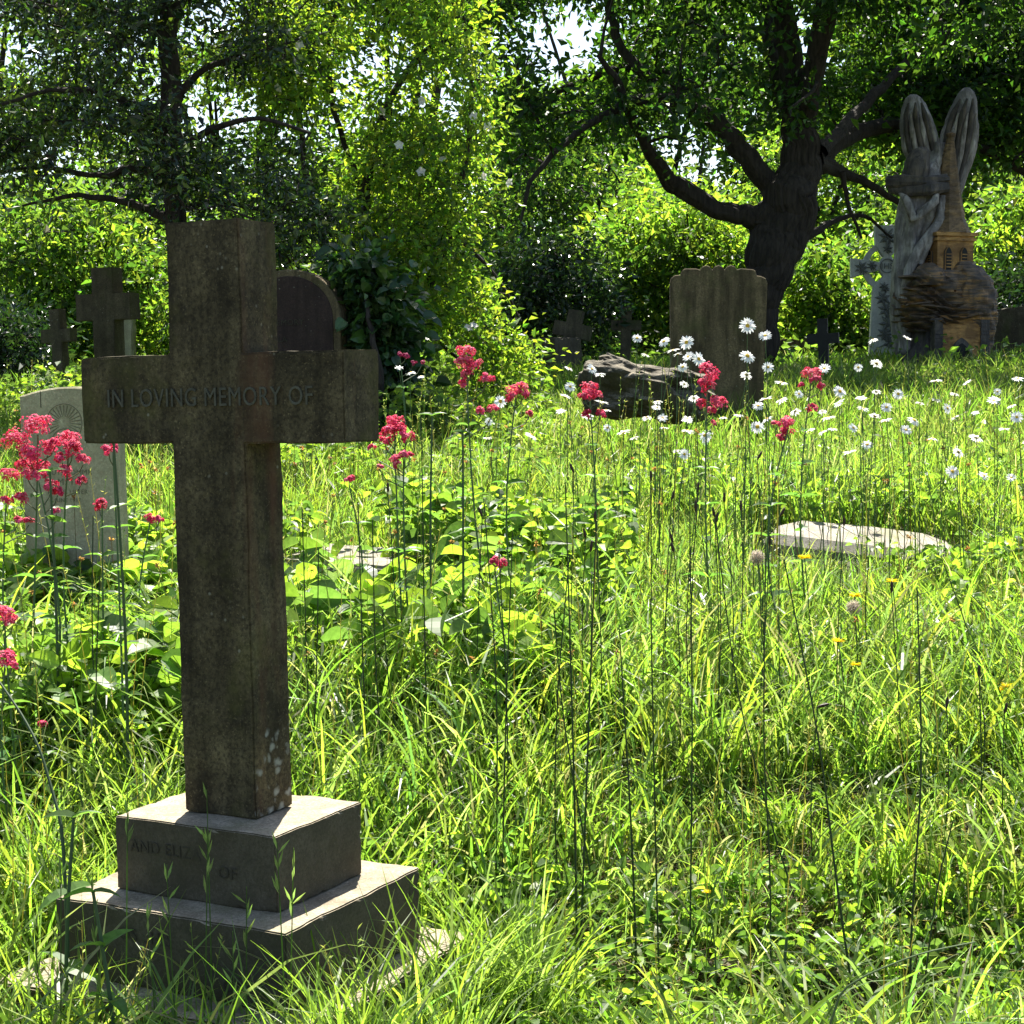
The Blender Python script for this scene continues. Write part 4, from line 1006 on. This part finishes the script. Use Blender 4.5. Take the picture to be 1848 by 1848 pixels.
def brambles():
    g = MB()
    def clump(n, Y0, Y1, x0f, x1f, h0, h1, L0, L1, cols, thr=-.2, seed=0, simple=False, sc_=1.4, up=.95):
        Y = np.sqrt(Y0 ** 2 + rng.random(n) * (Y1 ** 2 - Y0 ** 2)); px = rng.uniform(x0f, x1f, n); x = (px - 924) / F * Y * 1.0
        k = free(x, Y) & (wav(x, Y, sc_, seed) > thr); x, Y = x[k], Y[k]; n = len(x); cap = hcap(x, Y)
        mound = .5 + .5 * wav(x, Y, 2.6, seed + 50)
        z = (h0 + (h1 - h0) * np.clip(mound, 0, 1) * rng.uniform(.35, 1, n)) * cap
        B = G3(x, Y); B[:, 2] += z
        L = rng.uniform(L0, L1, n)
        ax = rdir(n) * np.array([1, 1, .35]); nr = rdir(n, up)
        g.leaves(B, ax, nr, L, L * rng.uniform(.55, .8, n), np.clip(np.array(cols)[rng.integers(0, len(cols), n)] * np.exp(rng.normal(0, .2, (n, 1))), .003, .8), simple=simple, fold=rng.uniform(.1, .3), droop=.18)
        # stalks to a share of them
        kk = rng.random(n) < .25
        for b_ in B[kk][:900]:
            f = np.array([b_[0] + rng.normal(0, .03), b_[1] + rng.normal(0, .03), float(ground(b_[0], b_[1]))])
            g.tube([f, f * .4 + b_ * .6 + rng.normal(0, .01, 3), b_], [.0018, .0014, .001], 3, (.12, .12, .05))
    CL = [(.14, .21, .03), (.17, .24, .035), (.10, .165, .028), (.085, .14, .04), (.06, .11, .03)]
    clump(5200, 4.5, 7.4, -100, 520, .06, .38, .03, .07, CL, -.5, 1)
    clump(6500, 4.9, 7.6, 470, 1140, .06, .40, .03, .07, CL, -.45, 2)
    clump(300, 4.9, 6.6, 520, 1000, .2, .46, .08, .12, CL, -.4, 3)
    clump(700, 5.2, 5.9, -40, 300, .15, .46, .03, .07, CL, -.9, 14)
    clump(300, 4.6, 6.0, 0, 340, .15, .4, .08, .13, CL, -.4, 4)
    clump(6000, 5.3, 9.0, 800, 1950, .05, .32, .025, .06, CL, -.2, 5)
    clump(4500, 3.3, 5.4, -100, 1950, .02, .14, .018, .05, CL, -.1, 6, sc_=3)
    clump(2500, 3.4, 4.1, 850, 1950, .02, .16, .016, .045, CL, -.5, 17, sc_=3)
    clump(1500, 3.2, 4.2, 350, 1000, .02, .2, .02, .05, CL, -.3, 7, sc_=3)
    clump(9000, 8.0, 15, -100, 1950, .03, .26, .03, .07, [(.10, .16, .03), (.13, .18, .05), (.08, .13, .03)], -.3, 8, simple=True)
    clump(3500, 8.0, 12, 500, 1000, .1, .5, .04, .08, CL, -.3, 9, simple=True)
    clump(2200, 9.0, 13, -100, 330, .1, .5, .04, .08, CL, -.4, 10, simple=True)
    clump(5000, 14, 24, -100, 1950, .05, .4, .05, .1, [(.10, .17, .03), (.08, .13, .03)], -.3, 11, simple=True)
    tag(g.build('brambles', M_leaf), 'low sunlit bramble and bindweed leaves spreading through the grass', 'ground cover', kind='stuff')
brambles()

def litter():
    g = MB()
    # brown withered flower heads and bits
    x, y = scatter(260, 4.6, 8.0)
    for xi, yi in zip(x, y):
        if rng.random() < .5 and xi > 0: continue
        h = rng.uniform(.3, .55); b0 = np.array([xi, yi, float(ground(xi, yi))]); tp = b0 + np.array([rng.normal(0, .05), rng.normal(0, .05), h])
        g.tube([b0, b0 * .5 + tp * .5, tp], [.0015, .0012, .001], 3, (.14, .10, .05)); n = 10
        g.leaves(np.repeat(tp[None], n, 0), rdir(n, .3), rdir(n), .012, .007, tint((.20, .11, .06), n, .3, .1))
    tag(g.build('withered_flowers', M_leaf), 'dry brown withered flower heads scattered through the undergrowth', 'dead flowers', kind='stuff')
litter()

# ------------------------------------------------------------------ flowers one by one
def gz(x, y): return float(ground(x, y))
def stemline(b0, tp, bow, n=5):
    P = []
    for t in np.linspace(0, 1, n): P.append(b0 * (1 - t) + tp * t + bow * math.sin(t * math.pi))
    return np.array(P)
GR = (.07, .12, .035); DGR = (.03, .05, .018)

# ox-eye daisies
D = [(1349,588,1),(1381,606,1),(1239,618,2),(1223,639,2),(1242,644,2),(1261,648,2),(1232,662,2),(1235,693,2),(1349,642,1),(1575,613,3),(1637,611,3),(1582,656,4),(1549,663,4),(1488,665,4),(1386,663,4),(1410,690,4),(1347,676,4),(1689,688,5),(1837,683,6),(1516,706,4),(1582,707,4),(1554,718,4),(1621,711,5),(1723,711,5),(1800,707,6),(1793,723,6),(1825,732,6),(1835,753,6),(1710,737,5),(1558,737,4),(1579,751,4),(1598,760,4),(1495,753,4),(1484,741,4),(1333,749,2),(1305,753,2),(1382,721,4),(1368,732,4),(1410,721,4),(1384,756,4),(1240,756,2),(1242,777,2),(1272,785,2),(1274,796,2),(1221,813,2),(1235,820,2),(1367,770,4),(1635,776,5),(1684,791,5),(1723,753,5),(1730,816,5),(1565,802,5),(1533,816,5),(1502,774,4),(1484,779,4),(1461,776,4),(1775,858,6),(1825,862,6),(1719,851,5),(1677,855,5),(1442,711,4),(1252,718,2),(1150,610,7),(1198,616,7),(1027,664,7),(1068,666,7),(1083,675,7),(1165,640,7),(1215,632,2),(1029,698,7),(1020,716,7),(903,724,8),(1085,727,7),(1094,740,7),(1187,724,9),(1185,735,9),(1167,753,9),(1196,755,9),(1198,772,9),(1096,772,9),(1126,781,9),(960,785,8),(880,791,8),(882,761,8),(741,672,10),(720,664,10),(760,679,10),(1241,757,2),(1012,742,7),(1060,752,9),(1145,790,9),(1600,735,5),(1660,728,5),(1760,745,6),(1812,775,6),(1650,758,5),(1515,728,4),(1435,742,4),(1420,758,4),(1690,722,5),(1745,690,6),(1540,772,5),(1762,790,6)]
WHERE = {1: 'in front of the scalloped headstone', 2: 'in the bunch over the right end of the boulder', 3: 'held high before the ringed cross and carving', 4: 'in the drift right of the scalloped headstone', 5: 'in the open meadow below the wooden carving', 6: 'by the right edge of the meadow', 7: 'at the left end of the boulder', 8: 'among the red valerian left of the boulder', 9: 'low in the grass in front of the boulder', 10: 'beside the ivy behind the cross arm'}
def daisy(px, py, w_, first={}):
    Y = rng.uniform(6.1, 7.9)
    if w_ == 1: Y = 6.0
    if w_ == 10: Y = 8.5
    hd = at(px, py, Y); g0 = gz(hd[0], hd[1]); tries = 0
    root = empty('ox_eye_daisy', (hd[0] + rng.normal(0, .05), hd[1] + rng.normal(0, .04), g0), '', 'daisy', 'ox-eye daisies in the meadow')
    b0 = np.array(root.location); 
    mb = MB(); mb.tube(stemline(b0, hd, np.array([rng.normal(0, .02), 0, 0])), [.0022, .0019, .0016, .0014, .0012], 4, GR); mb.build('stem', M_stem, root)
    R = .0265 * rng.uniform(.68, 1.15) * (1.05 if w_ in (1, 3, 7) else 1)
    face = rng.random() < .3 or w_ == 1
    nrm = unit(np.array([rng.normal(0, .35), rng.normal(-.9 if face else .05, .3), rng.uniform(.3, .7) if face else 1.0]))
    u = unit(np.cross(nrm, [0, .3, 1.])); v = np.cross(nrm, u); n = 17
    an = np.arange(n) * 6.283 / n + rng.normal(0, .06, n)
    dr = rng.uniform(-.25, .25)
    axs = np.cos(an)[:, None] * u + np.sin(an)[:, None] * v + nrm * (dr + rng.normal(0, .12, n))[:, None]
    mb = MB(); mb.leaves(hd + axs * R * .18, axs, np.repeat(nrm[None], n, 0) + rng.normal(0, .15, (n, 3)), R * .85, R * .33, tint((.80, .80, .78), n, .03, .01), simple=False, fold=.12, droop=.1); mb.build('petals', M_petal, root)
    mb = MB(); m = 10; a_ = np.arange(m) * 6.283 / m; rr = R * .3
    V = np.concatenate([hd + (np.cos(a_)[:, None] * u + np.sin(a_)[:, None] * v) * rr - nrm * .001, hd + (np.cos(a_)[:, None] * u + np.sin(a_)[:, None] * v) * rr * .7 + nrm * rr * .35, (hd + nrm * rr * .5)[None]])
    Fc = [[i, (i + 1) % m, m + (i + 1) % m, m + i] for i in range(m)] + [[m + i, m + (i + 1) % m, 2 * m] for i in range(m)]
    mb.add(V, Fc, (.62, .40, .02)); mb.build('disc', M_stem, root)
    return root, face
cnt = {}
recs = []
for (px, py, w_) in D:
    r, face = daisy(px, py, w_); recs.append((r, px, py, w_, face))
special = {(1349, 588): 'largest white daisy facing the camera, highest against the scalloped headstone', (1381, 606): 'white daisy at the right edge of the scalloped headstone, just below the highest daisy',
           (1349, 642): 'white daisy seen from the side, lowest of the three in front of the scalloped headstone', (1637, 611): 'white daisy on a tall bent stem in front of the wooden carving', (1575, 613): 'white daisy tilted in front of the shaft of the ringed cross',
           (1150, 610): 'white daisy turned sideways above the top of the boulder', (1198, 616): 'small half open daisy between the boulder and the scalloped headstone', (1165, 640): 'white daisy against the top of the boulder', (1027, 664): 'white daisy farthest left at the boulder, highest there'}
for (r, px, py, w_, face) in recs:
    if (px, py) in special: r['label'] = special[(px, py)]; continue
    r['label'] = 'white ox-eye daisy ' + ('facing the camera ' if face else 'turned upwards ') + WHERE[w_]
    r['group'] = 'ox-eye daisies ' + ('facing the camera ' if face else 'turned up ') + WHERE[w_]

# red valerian
PK = [(.86, .06, .18), (.88, .10, .24), (.80, .04, .13), (.88, .2, .27)]
def valerian(label, Y, clusters, leafs=4, basex=None, fl=1.0, col=None, lean=0):
    clusters = sorted(clusters, key=lambda c: c[1])
    top = at(clusters[0][0], clusters[0][1], Y)
    bx = top[0] + (rng.normal(0, .05) if basex is None else basex); by = Y + rng.normal(0, .03)
    g0 = gz(bx, by); root = empty('red_valerian', (bx, by, g0), label, 'red valerian', 'red valerian plants')
    b0 = np.array([bx, by, g0]); S = stemline(b0, top - np.array([0, 0, .02]), np.array([rng.normal(0, .02) + lean, 0, 0]), 7)
    mb = MB(); mb.tube(S, np.linspace(.0038, .0022, 7), 6, (.08, .14, .05))
    heads = []
    for (px, py, r) in clusters:
        r = r * 1.15
        yy = Y + rng.normal(0, .02); c = at(px, py, yy); rm = r * Y / F
        zt = c[2] - abs(c[0] - top[0]) * .7 - rm * 1.3
        t = np.clip((zt - g0) / (top[2] - .02 - g0), .2, .97); q = np.array([np.interp(t, np.linspace(0, 1, 7), S[:, i]) for i in range(3)])
        mb.tube([q, q * .45 + c * .55 + np.array([(c[0] - q[0]) * .2, 0, -.008]), c - np.array([0, 0, rm * .5])], [.002, .0016, .0014], 4, (.09, .11, .05))
        heads.append((c, rm))
    mb.build('stem', M_stem, root)
    for (c, rm) in heads:
        h = MB(); nb = max(4, int(rm * 420 * fl)); 
        subs = rdir(nb * 2, .5)[:nb] * np.array([1, .8, .75]) * rm * rng.uniform(.5, .95, (nb, 1)) + c
        n = int(15 * fl); ci = np.repeat(np.arange(nb), n)
        p = subs[ci] + rdir(len(ci), .4) * rm * .33; N_ = len(ci)
        d = unit(p - c - np.array([0, 0, -.4 * rm]) + rdir(N_) * .4 * rm)
        u = unit(np.cross(d, rdir(N_))); v = np.cross(d, u); s = .0048 * rng.uniform(.8, 1.3, N_)[:, None]
        colr = np.array(col or PK)[rng.integers(0, len(col or PK), nb)][ci] * np.exp(rng.normal(0, .22, (N_, 1)))
        for a_, w2 in ((0, .42), (1.256, .42), (2.51, .42)):
            A = math.cos(a_) * u + math.sin(a_) * v; B = -math.sin(a_) * u + math.cos(a_) * v
            V = np.stack([p - A * s, p - B * s * w2 + d * s * .5, p + A * s, p + B * s * w2 + d * s * .5], 1)
            h.add(V.reshape(-1, 3), np.arange(N_ * 4).reshape(-1, 4), np.repeat(np.clip(colr, 0, .9)[:, None], 4, 1).reshape(-1, 3))
        # tubes under the florets
        T0 = subs[ci] - np.array([0, 0, .3]) * rm; h.leaves(T0[::3], (p - T0)[::3], rdir(len(T0[::3])), np.linalg.norm((p - T0)[::3], axis=1), .0012, tint((.45, .08, .08), len(T0[::3]), .2, .1), fold=0, droop=0)
        h.build('flower_head', M_pink, root)
    leafs += 2
    for i in range(leafs):
        t = .15 + .65 * i / max(1, leafs - 1) if leafs > 1 else .5
        q = np.array([np.interp(t, np.linspace(0, 1, 7), S[:, k]) for k in range(3)]); a_ = rng.uniform(-.6, .6) + (math.pi / 2 if i % 3 == 2 else 0)
        for s in (0, math.pi):
            mb = MB(); ax = np.array([[math.cos(a_ + s), math.sin(a_ + s), .55]]); L = .075 * (1 - .4 * t) * rng.uniform(.8, 1.2)
            mb.leaves(q[None], ax, np.array([[0, 0, 1.]]) + rng.normal(0, .2, (1, 3)), L, L * .45, tint((.06, .12, .03), 1, .15, .05), simple=False, droop=.3); mb.build('leaf', M_leaf, root)
valerian('tall many headed red valerian at the left edge, in front of the curved top headstone', 4.9, [(68, 772, 25), (32, 798, 23), (55, 822, 22), (86, 812, 17), (48, 848, 20), (20, 860, 16), (72, 842, 15), (100, 800, 10)], 4, -.05)
valerian('red valerian with three stacked heads, close to the left arm of the foreground cross', 4.85, [(124, 796, 20), (130, 812, 18), (150, 832, 12), (112, 828, 12), (120, 852, 14), (148, 867, 8)], 4, .03)
valerian('low red valerian head in front of the middle of the curved top headstone', 4.8, [(92, 878, 14), (104, 888, 10), (35, 902, 14), (70, 858, 12), (102, 924, 8)], 3, .02)
valerian('small pink valerian low at the left edge beside the headstone foot', 4.9, [(32, 941, 9), (52, 942, 9), (10, 905, 10)], 2, .0)
valerian('single small pink valerian head under the left arm of the foreground cross', 4.5, [(196, 813, 11), (204, 808, 8)], 5, .02)
valerian('small red valerian between the headstone and the cross shaft', 4.9, [(180, 913, 11), (184, 905, 6)], 3, .0)
valerian('faded pink valerian just left of the cross shaft', 5.4, [(270, 936, 10), (287, 938, 7)], 2, .0)
valerian('pink valerian cut by the left edge halfway down the photo', 4.3, [(8, 1112, 20), (22, 1124, 12)], 3, .02)
valerian('pink valerian cut by the left edge, below another pink one', 4.2, [(8, 1190, 18), (22, 1198, 12)], 2, .04)
valerian('tiny pink valerian low in the grass left of the shaft', 4.3, [(77, 1310, 9)], 1, .0)
valerian('tallest red valerian in the middle, on a long stem left of the boulder', 5.4, [(842, 640, 17), (838, 658, 15), (855, 660, 14), (843, 678, 13), (878, 685, 11), (838, 692, 8), (868, 742, 9), (890, 740, 10)], 5, .1, lean=-.02)
valerian('red valerian with one round head left of the boulder', 5.6, [(931, 706, 18), (922, 716, 10), (943, 714, 10), (955, 748, 7)], 4, .02)
valerian('bushy red valerian right beside the end of the cross arm', 5.3, [(712, 768, 18), (700, 782, 15), (722, 778, 14), (735, 790, 12), (695, 797, 10), (672, 808, 7)], 4, .03)
valerian('faded pink valerian below the bushy red one by the cross arm end', 5.2, [(712, 829, 9), (728, 822, 9), (740, 822, 7), (716, 840, 7), (685, 843, 6)], 3, .04)
valerian('single small red valerian low right of the cross shaft', 5.4, [(630, 864, 9)], 2, .0)
valerian('red valerian in front of the left part of the boulder', 5.8, [(1064, 706, 16), (1056, 716, 10), (1075, 713, 10), (1060, 747, 8), (1084, 748, 8)], 4, .03)
valerian('tall red valerian with heads stacked over the right end of the boulder', 5.7, [(1277, 671, 17), (1285, 682, 12), (1276, 702, 15), (1268, 690, 8), (1296, 730, 15), (1266, 729, 9), (1284, 742, 9), (1285, 764, 6)], 4, .02)
valerian('red valerian head right of the scalloped headstone with two small side heads', 5.9, [(1464, 677, 16), (1470, 688, 10), (1448, 697, 6), (1481, 697, 7), (1467, 739, 10)], 4, .0)
valerian('red valerian in the meadow right of centre, lowest of the right hand ones', 5.6, [(1422, 765, 14), (1420, 780, 11), (1400, 766, 7), (1410, 790, 9)], 4, .01)
valerian('fallen red valerian head lying in the brambles in the middle', 4.9, [(893, 1014, 10), (906, 1016, 10)], 1, .1)
valerian('small magenta valerian beside the ivy behind the cross arm end', 8.2, [(722, 640, 6), (732, 642, 6), (746, 655, 5), (762, 655, 5)], 1, .0, .8, [(.4, .03, .12), (.5, .05, .16)])

# leafy shoots without flowers near the plinth
def leafy(px, py, Y, label, n=4, L=.1, base=None, lean=0):
    tp = at(px, py, Y); bx = tp[0] + lean; root = empty('leafy_shoot', (bx, Y, gz(bx, Y)), label, 'plant', 'leafy valerian shoots'); b0 = np.array(root.location)
    S = stemline(b0, tp, np.array([rng.normal(0, .01), 0, 0]), 7); mb = MB(); mb.tube(S, np.linspace(.005, .003, 7), 7, (.06, .10, .04)); mb.build('stem', M_stem, root)
    for i in range(n):
        t = 1 - i * .8 / n; q = np.array([np.interp(t, np.linspace(0, 1, 7), S[:, k]) for k in range(3)]); a_ = rng.uniform(-.5, .5) + i * 1.3
        for s in (0, math.pi):
            mb = MB(); ax = np.array([[math.cos(a_ + s), math.sin(a_ + s) * .8, rng.uniform(.1, .8)]]); l = L * (1 if i else .75) * rng.uniform(.85, 1.15)
            mb.leaves((q - ax[0] * .004)[None], ax, np.array([[0, 0, 1.]]) + rng.normal(0, .25, (1, 3)), l, l * .42, tint((.07, .135, .03), 1, .12, .05), simple=False, droop=.32); mb.build('leaf', M_leaf, root)
leafy(168, 1610, 3.02, 'leafy green shoot with paired pointed leaves in front of the plinth corner', 4, .075, lean=.05)
leafy(133, 1475, 3.3, 'leafy shoot with one broad hanging leaf left of the plinth top', 3, .075, lean=-.02)
leafy(205, 800, 4.4, 'single stem with small paired leaves in front of the curved top headstone', 5, .045, lean=.02)
leafy(90, 850, 4.7, 'leafy stem between the pink heads left of the curved top headstone', 5, .05, lean=.01)
leafy(1420, 1690, 3.4, 'leafy shoot in the trampled grass at the bottom right', 3, .05)
leafy(780, 750, 5.6, 'bright yellow green leaf tuft between the valerian heads in the middle', 2, .06)
leafy(835, 780, 5.4, 'small round leaved shoot right of the bright yellow green tuft', 2, .05)
for (px, py, a_) in ((-10, 1215, .0),):
    pass
# thick stem with dark arching line at far left
def polystem(name, label, cat, pts, Y0, Y1, r0, r1, col, group=None, sides=6):
    n = len(pts); P = np.array([at(p[0], p[1], Y0 + (Y1 - Y0) * i / (n - 1)) for i, p in enumerate(pts)])
    P[0][2] = min(P[0][2], gz(P[0][0], P[0][1])); Q, r = dens(P, np.linspace(r0, r1, n), 4)
    mb = MB(); mb.tube(Q, r, sides, col)
    o = mb.build(name, M_stem); return tag(o, label, cat, group), Q[-1]
polystem('thick_stem', 'thick leaning green stem at the left edge above the plinth', 'stem', [(125, 1700), (115, 1500), (95, 1430), (72, 1350), (40, 1290), (-5, 1225)], 3.4, 3.6, .004, .0024, (.05, .085, .035))
# tall dark bare stalks (top first in lists)
ST = [
 [(545,915),(552,1150),(562,1440)], [(575,990),(572,1200),(560,1460)], [(646,905),(655,1200),(665,1460)], [(672,938),(678,1240),(704,1500)], [(761,800),(766,1150),(775,1460)],
 [(873,900),(898,1240),(896,1560)], [(925,960),(912,1300),(905,1640)], [(1028,1000),(1005,1250),(1000,1480),(1010,1600)], [(1020,870),(1036,1400),(1042,1720)], [(1076,940),(1057,1450),(1045,1740)],
 [(1117,1127),(1140,1500),(1150,1730)], [(1174,1080),(1182,1480),(1190,1740)], [(1245,955),(1250,1300),(1245,1700)], [(1382,980),(1377,1350),(1390,1560),(1392,1740)], [(1290,935),(1330,1260),(1395,1500),(1450,1640)],
 [(1415,1010),(1480,1340),(1510,1600),(1555,1860)], [(1655,1060),(1665,1400),(1645,1650),(1640,1870)], [(180,1040),(172,1250),(176,1480)], [(168,930),(165,1150),(180,1420)], [(1700,1010),(1745,1130),(1790,1300)],
 [(900,1000),(915,1250),(918,1500)], [(690,1100),(705,1280),(745,1440)], [(1570,990),(1560,1100),(1570,1250)], [(1000,1100),(1015,1300),(1075,1600)], [(1767,1215),(1772,1400),(1770,1530)], [(1720,1480),(1690,1600),(1660,1800)],
]
for i, l in enumerate(ST):
    l = l[::-1]; low = l[0][1]; Y0 = float(np.interp(low, [1250, 1460, 1600, 1740, 1870], [5.3, 4.5, 4.1, 3.75, 3.5]))
    side = 'between the cross shaft and the middle of the photo' if 500 < l[-1][0] < 860 else 'in the middle of the meadow below the boulder' if 860 <= l[-1][0] < 1260 else 'in the right half of the meadow below the pale slab' if l[-1][0] >= 1260 else 'left of the cross shaft'
    lab = 'thin dark bare stalk ' + side
    polystem('dry_stalk', lab, 'stalk', l, Y0, Y0 - .05, .0032 if i in (8, 9, 15, 16, 10) else .0024, .0014, DGR, 'dark stalks ' + side, 5)
# near grass stem crossing the bottom right corner, close to the lens
polystem('bent_grass_stem', 'out of focus looking grass stem bent low across the bottom right corner', 'stem', [(1440, 1870), (1500, 1800), (1560, 1760), (1660, 1720), (1760, 1700)], 2.6, 2.5, .0022, .0012, (.09, .14, .05))

# ribwort plantains
PL = [(1032,845,-.4),(1175,859,-.05),(1214,895,.25),(1255,913,0),(1288,924,-.2),(1294,934,.1),(1337,913,0),(1412,924,.5),(867,924,-.35),(1074,932,0),(1055,962,-.2),(1067,986,.08),(1212,971,-.3),(1214,988,-.3),(1307,898,.0),(1371,822,.5),(1389,976,0),(1523,940,.0),(1767,1211,0),(1709,1268,.1),(1815,1278,.2),(1486,1273,1.3),(1609,1059,0),(700,880,0),(1260,880,.1)]
for (px, py, tl) in PL:
    Y = float(np.interp(py, [820, 1000, 1280], [5.2, 4.7, 4.2])) + rng.uniform(-.15, .15)
    hd = at(px, py, Y); g0 = gz(hd[0], Y)
    side = 'left of the boulder line' if px < 1100 else 'below the boulder' if px < 1450 else 'in the right hand meadow'
    root = empty('ribwort_plantain', (hd[0] + rng.normal(0, .02), Y, g0), 'thin plantain stalk with a short brown seed head ' + side, 'plantain', 'plantain heads ' + side)
    ax = np.array([math.sin(tl), 0, math.cos(tl)]) * (1 if True else 1); b0 = np.array(root.location)
    mb = MB(); mb.tube(stemline(b0, hd - ax * .014, np.array([rng.normal(0, .012), 0, 0])), np.linspace(.0018, .0012, 5), 4, DGR); mb.build('stem', M_stem, root)
    mb = MB(); ts = np.linspace(-1, 1, 9); mb.tube([hd + ax * .016 * t for t in ts], [.0042 * math.sqrt(max(.02, 1 - t * t)) for t in ts], 8, (.045, .024, .015), rough=.2); mb.build('seed_head', M_stem, root)

# yellow hawkbits and seed clocks
HB = [(1452, 1008, .022, 'yellow flower just in front of the left part of the pale slab'), (1610, 1050, .02, 'yellow flower below the right part of the pale slab'), (1542, 1076, .021, 'yellow flower right above the lower seed clock'), (1513, 1158, .019, 'yellow flower below the lower seed clock'), (1544, 1200, .016, 'small yellow flower, second below the lower seed clock'), (1815, 1240, .022, 'double yellow flower near the right edge'), (1182, 1758, .012, 'tiny yellow flower near the ground at the bottom centre'), (1368, 1003, .012, 'half closed yellow flower left of the pale slab'), (1805, 1245, .018, 'yellow flower touching the double one near the right edge'), (1275, 1610, .01, 'tiny yellow bloom low in the grass, lower right of centre')]
for (px, py, R, lab) in HB:
    Y = 5.3 if py < 1300 else 3.7
    if py > 1140 and py < 1300: Y = 4.8
    hd = at(px, py, Y); root = empty('yellow_hawkbit', (hd[0] + .02, Y, gz(hd[0], Y)), lab, 'yellow flower', 'yellow hawkbits'); b0 = np.array(root.location)
    mb = MB(); mb.tube(stemline(b0, hd, np.array([.01, 0, 0])), np.linspace(.002, .0015, 5), 4, GR); mb.build('stem', M_stem, root)
    n = 34; an = rng.uniform(0, 6.28, n); axs = np.stack([np.cos(an), np.sin(an), rng.uniform(.05, .9, n)], 1)
    mb = MB(); mb.leaves(np.repeat(hd[None], n, 0), axs, rdir(n, 1.5), R * 1.1, R * .26, tint((.85, .66, .015), n, .06, .05), fold=.1); mb.build('petals', M_petal, root)
for (px, py, lab) in ((1367, 1006, 'fluffy pale seed clock at the left end of the pale slab'), (1540, 1097, 'fluffy pale seed clock lower down in front of the pale slab')):
    Y = 5.2; hd = at(px, py, Y); root = empty('seed_clock', (hd[0] + .01, Y, gz(hd[0], Y)), lab, 'seed head', 'fluffy seed clocks'); b0 = np.array(root.location)
    mb = MB(); mb.tube(stemline(b0, hd, np.array([.01, 0, 0])), np.linspace(.0028, .002, 5), 5, GR); mb.build('stem', M_stem, root)
    n = 900; d = rdir(n, .05); d = unit(d); mb = MB(); p = hd + d * .021 * rng.uniform(.55, 1.05, (n, 1))
    mb.leaves(p, rdir(n), d, .009, .0022, tint((.52, .44, .34), n, .1, .05), fold=0, droop=0)
    mb.leaves(np.repeat(hd[None], 200, 0), rdir(200), rdir(200), .021, .0006, tint((.45, .36, .25), 200, .1, .05), fold=0, droop=0)
    mb.build('fluff', M_petal, root)
print('TOTAL polys', sum(len(o.data.polygons) for o in bpy.data.objects if o.type == 'MESH'), 'objects', len(bpy.data.objects))
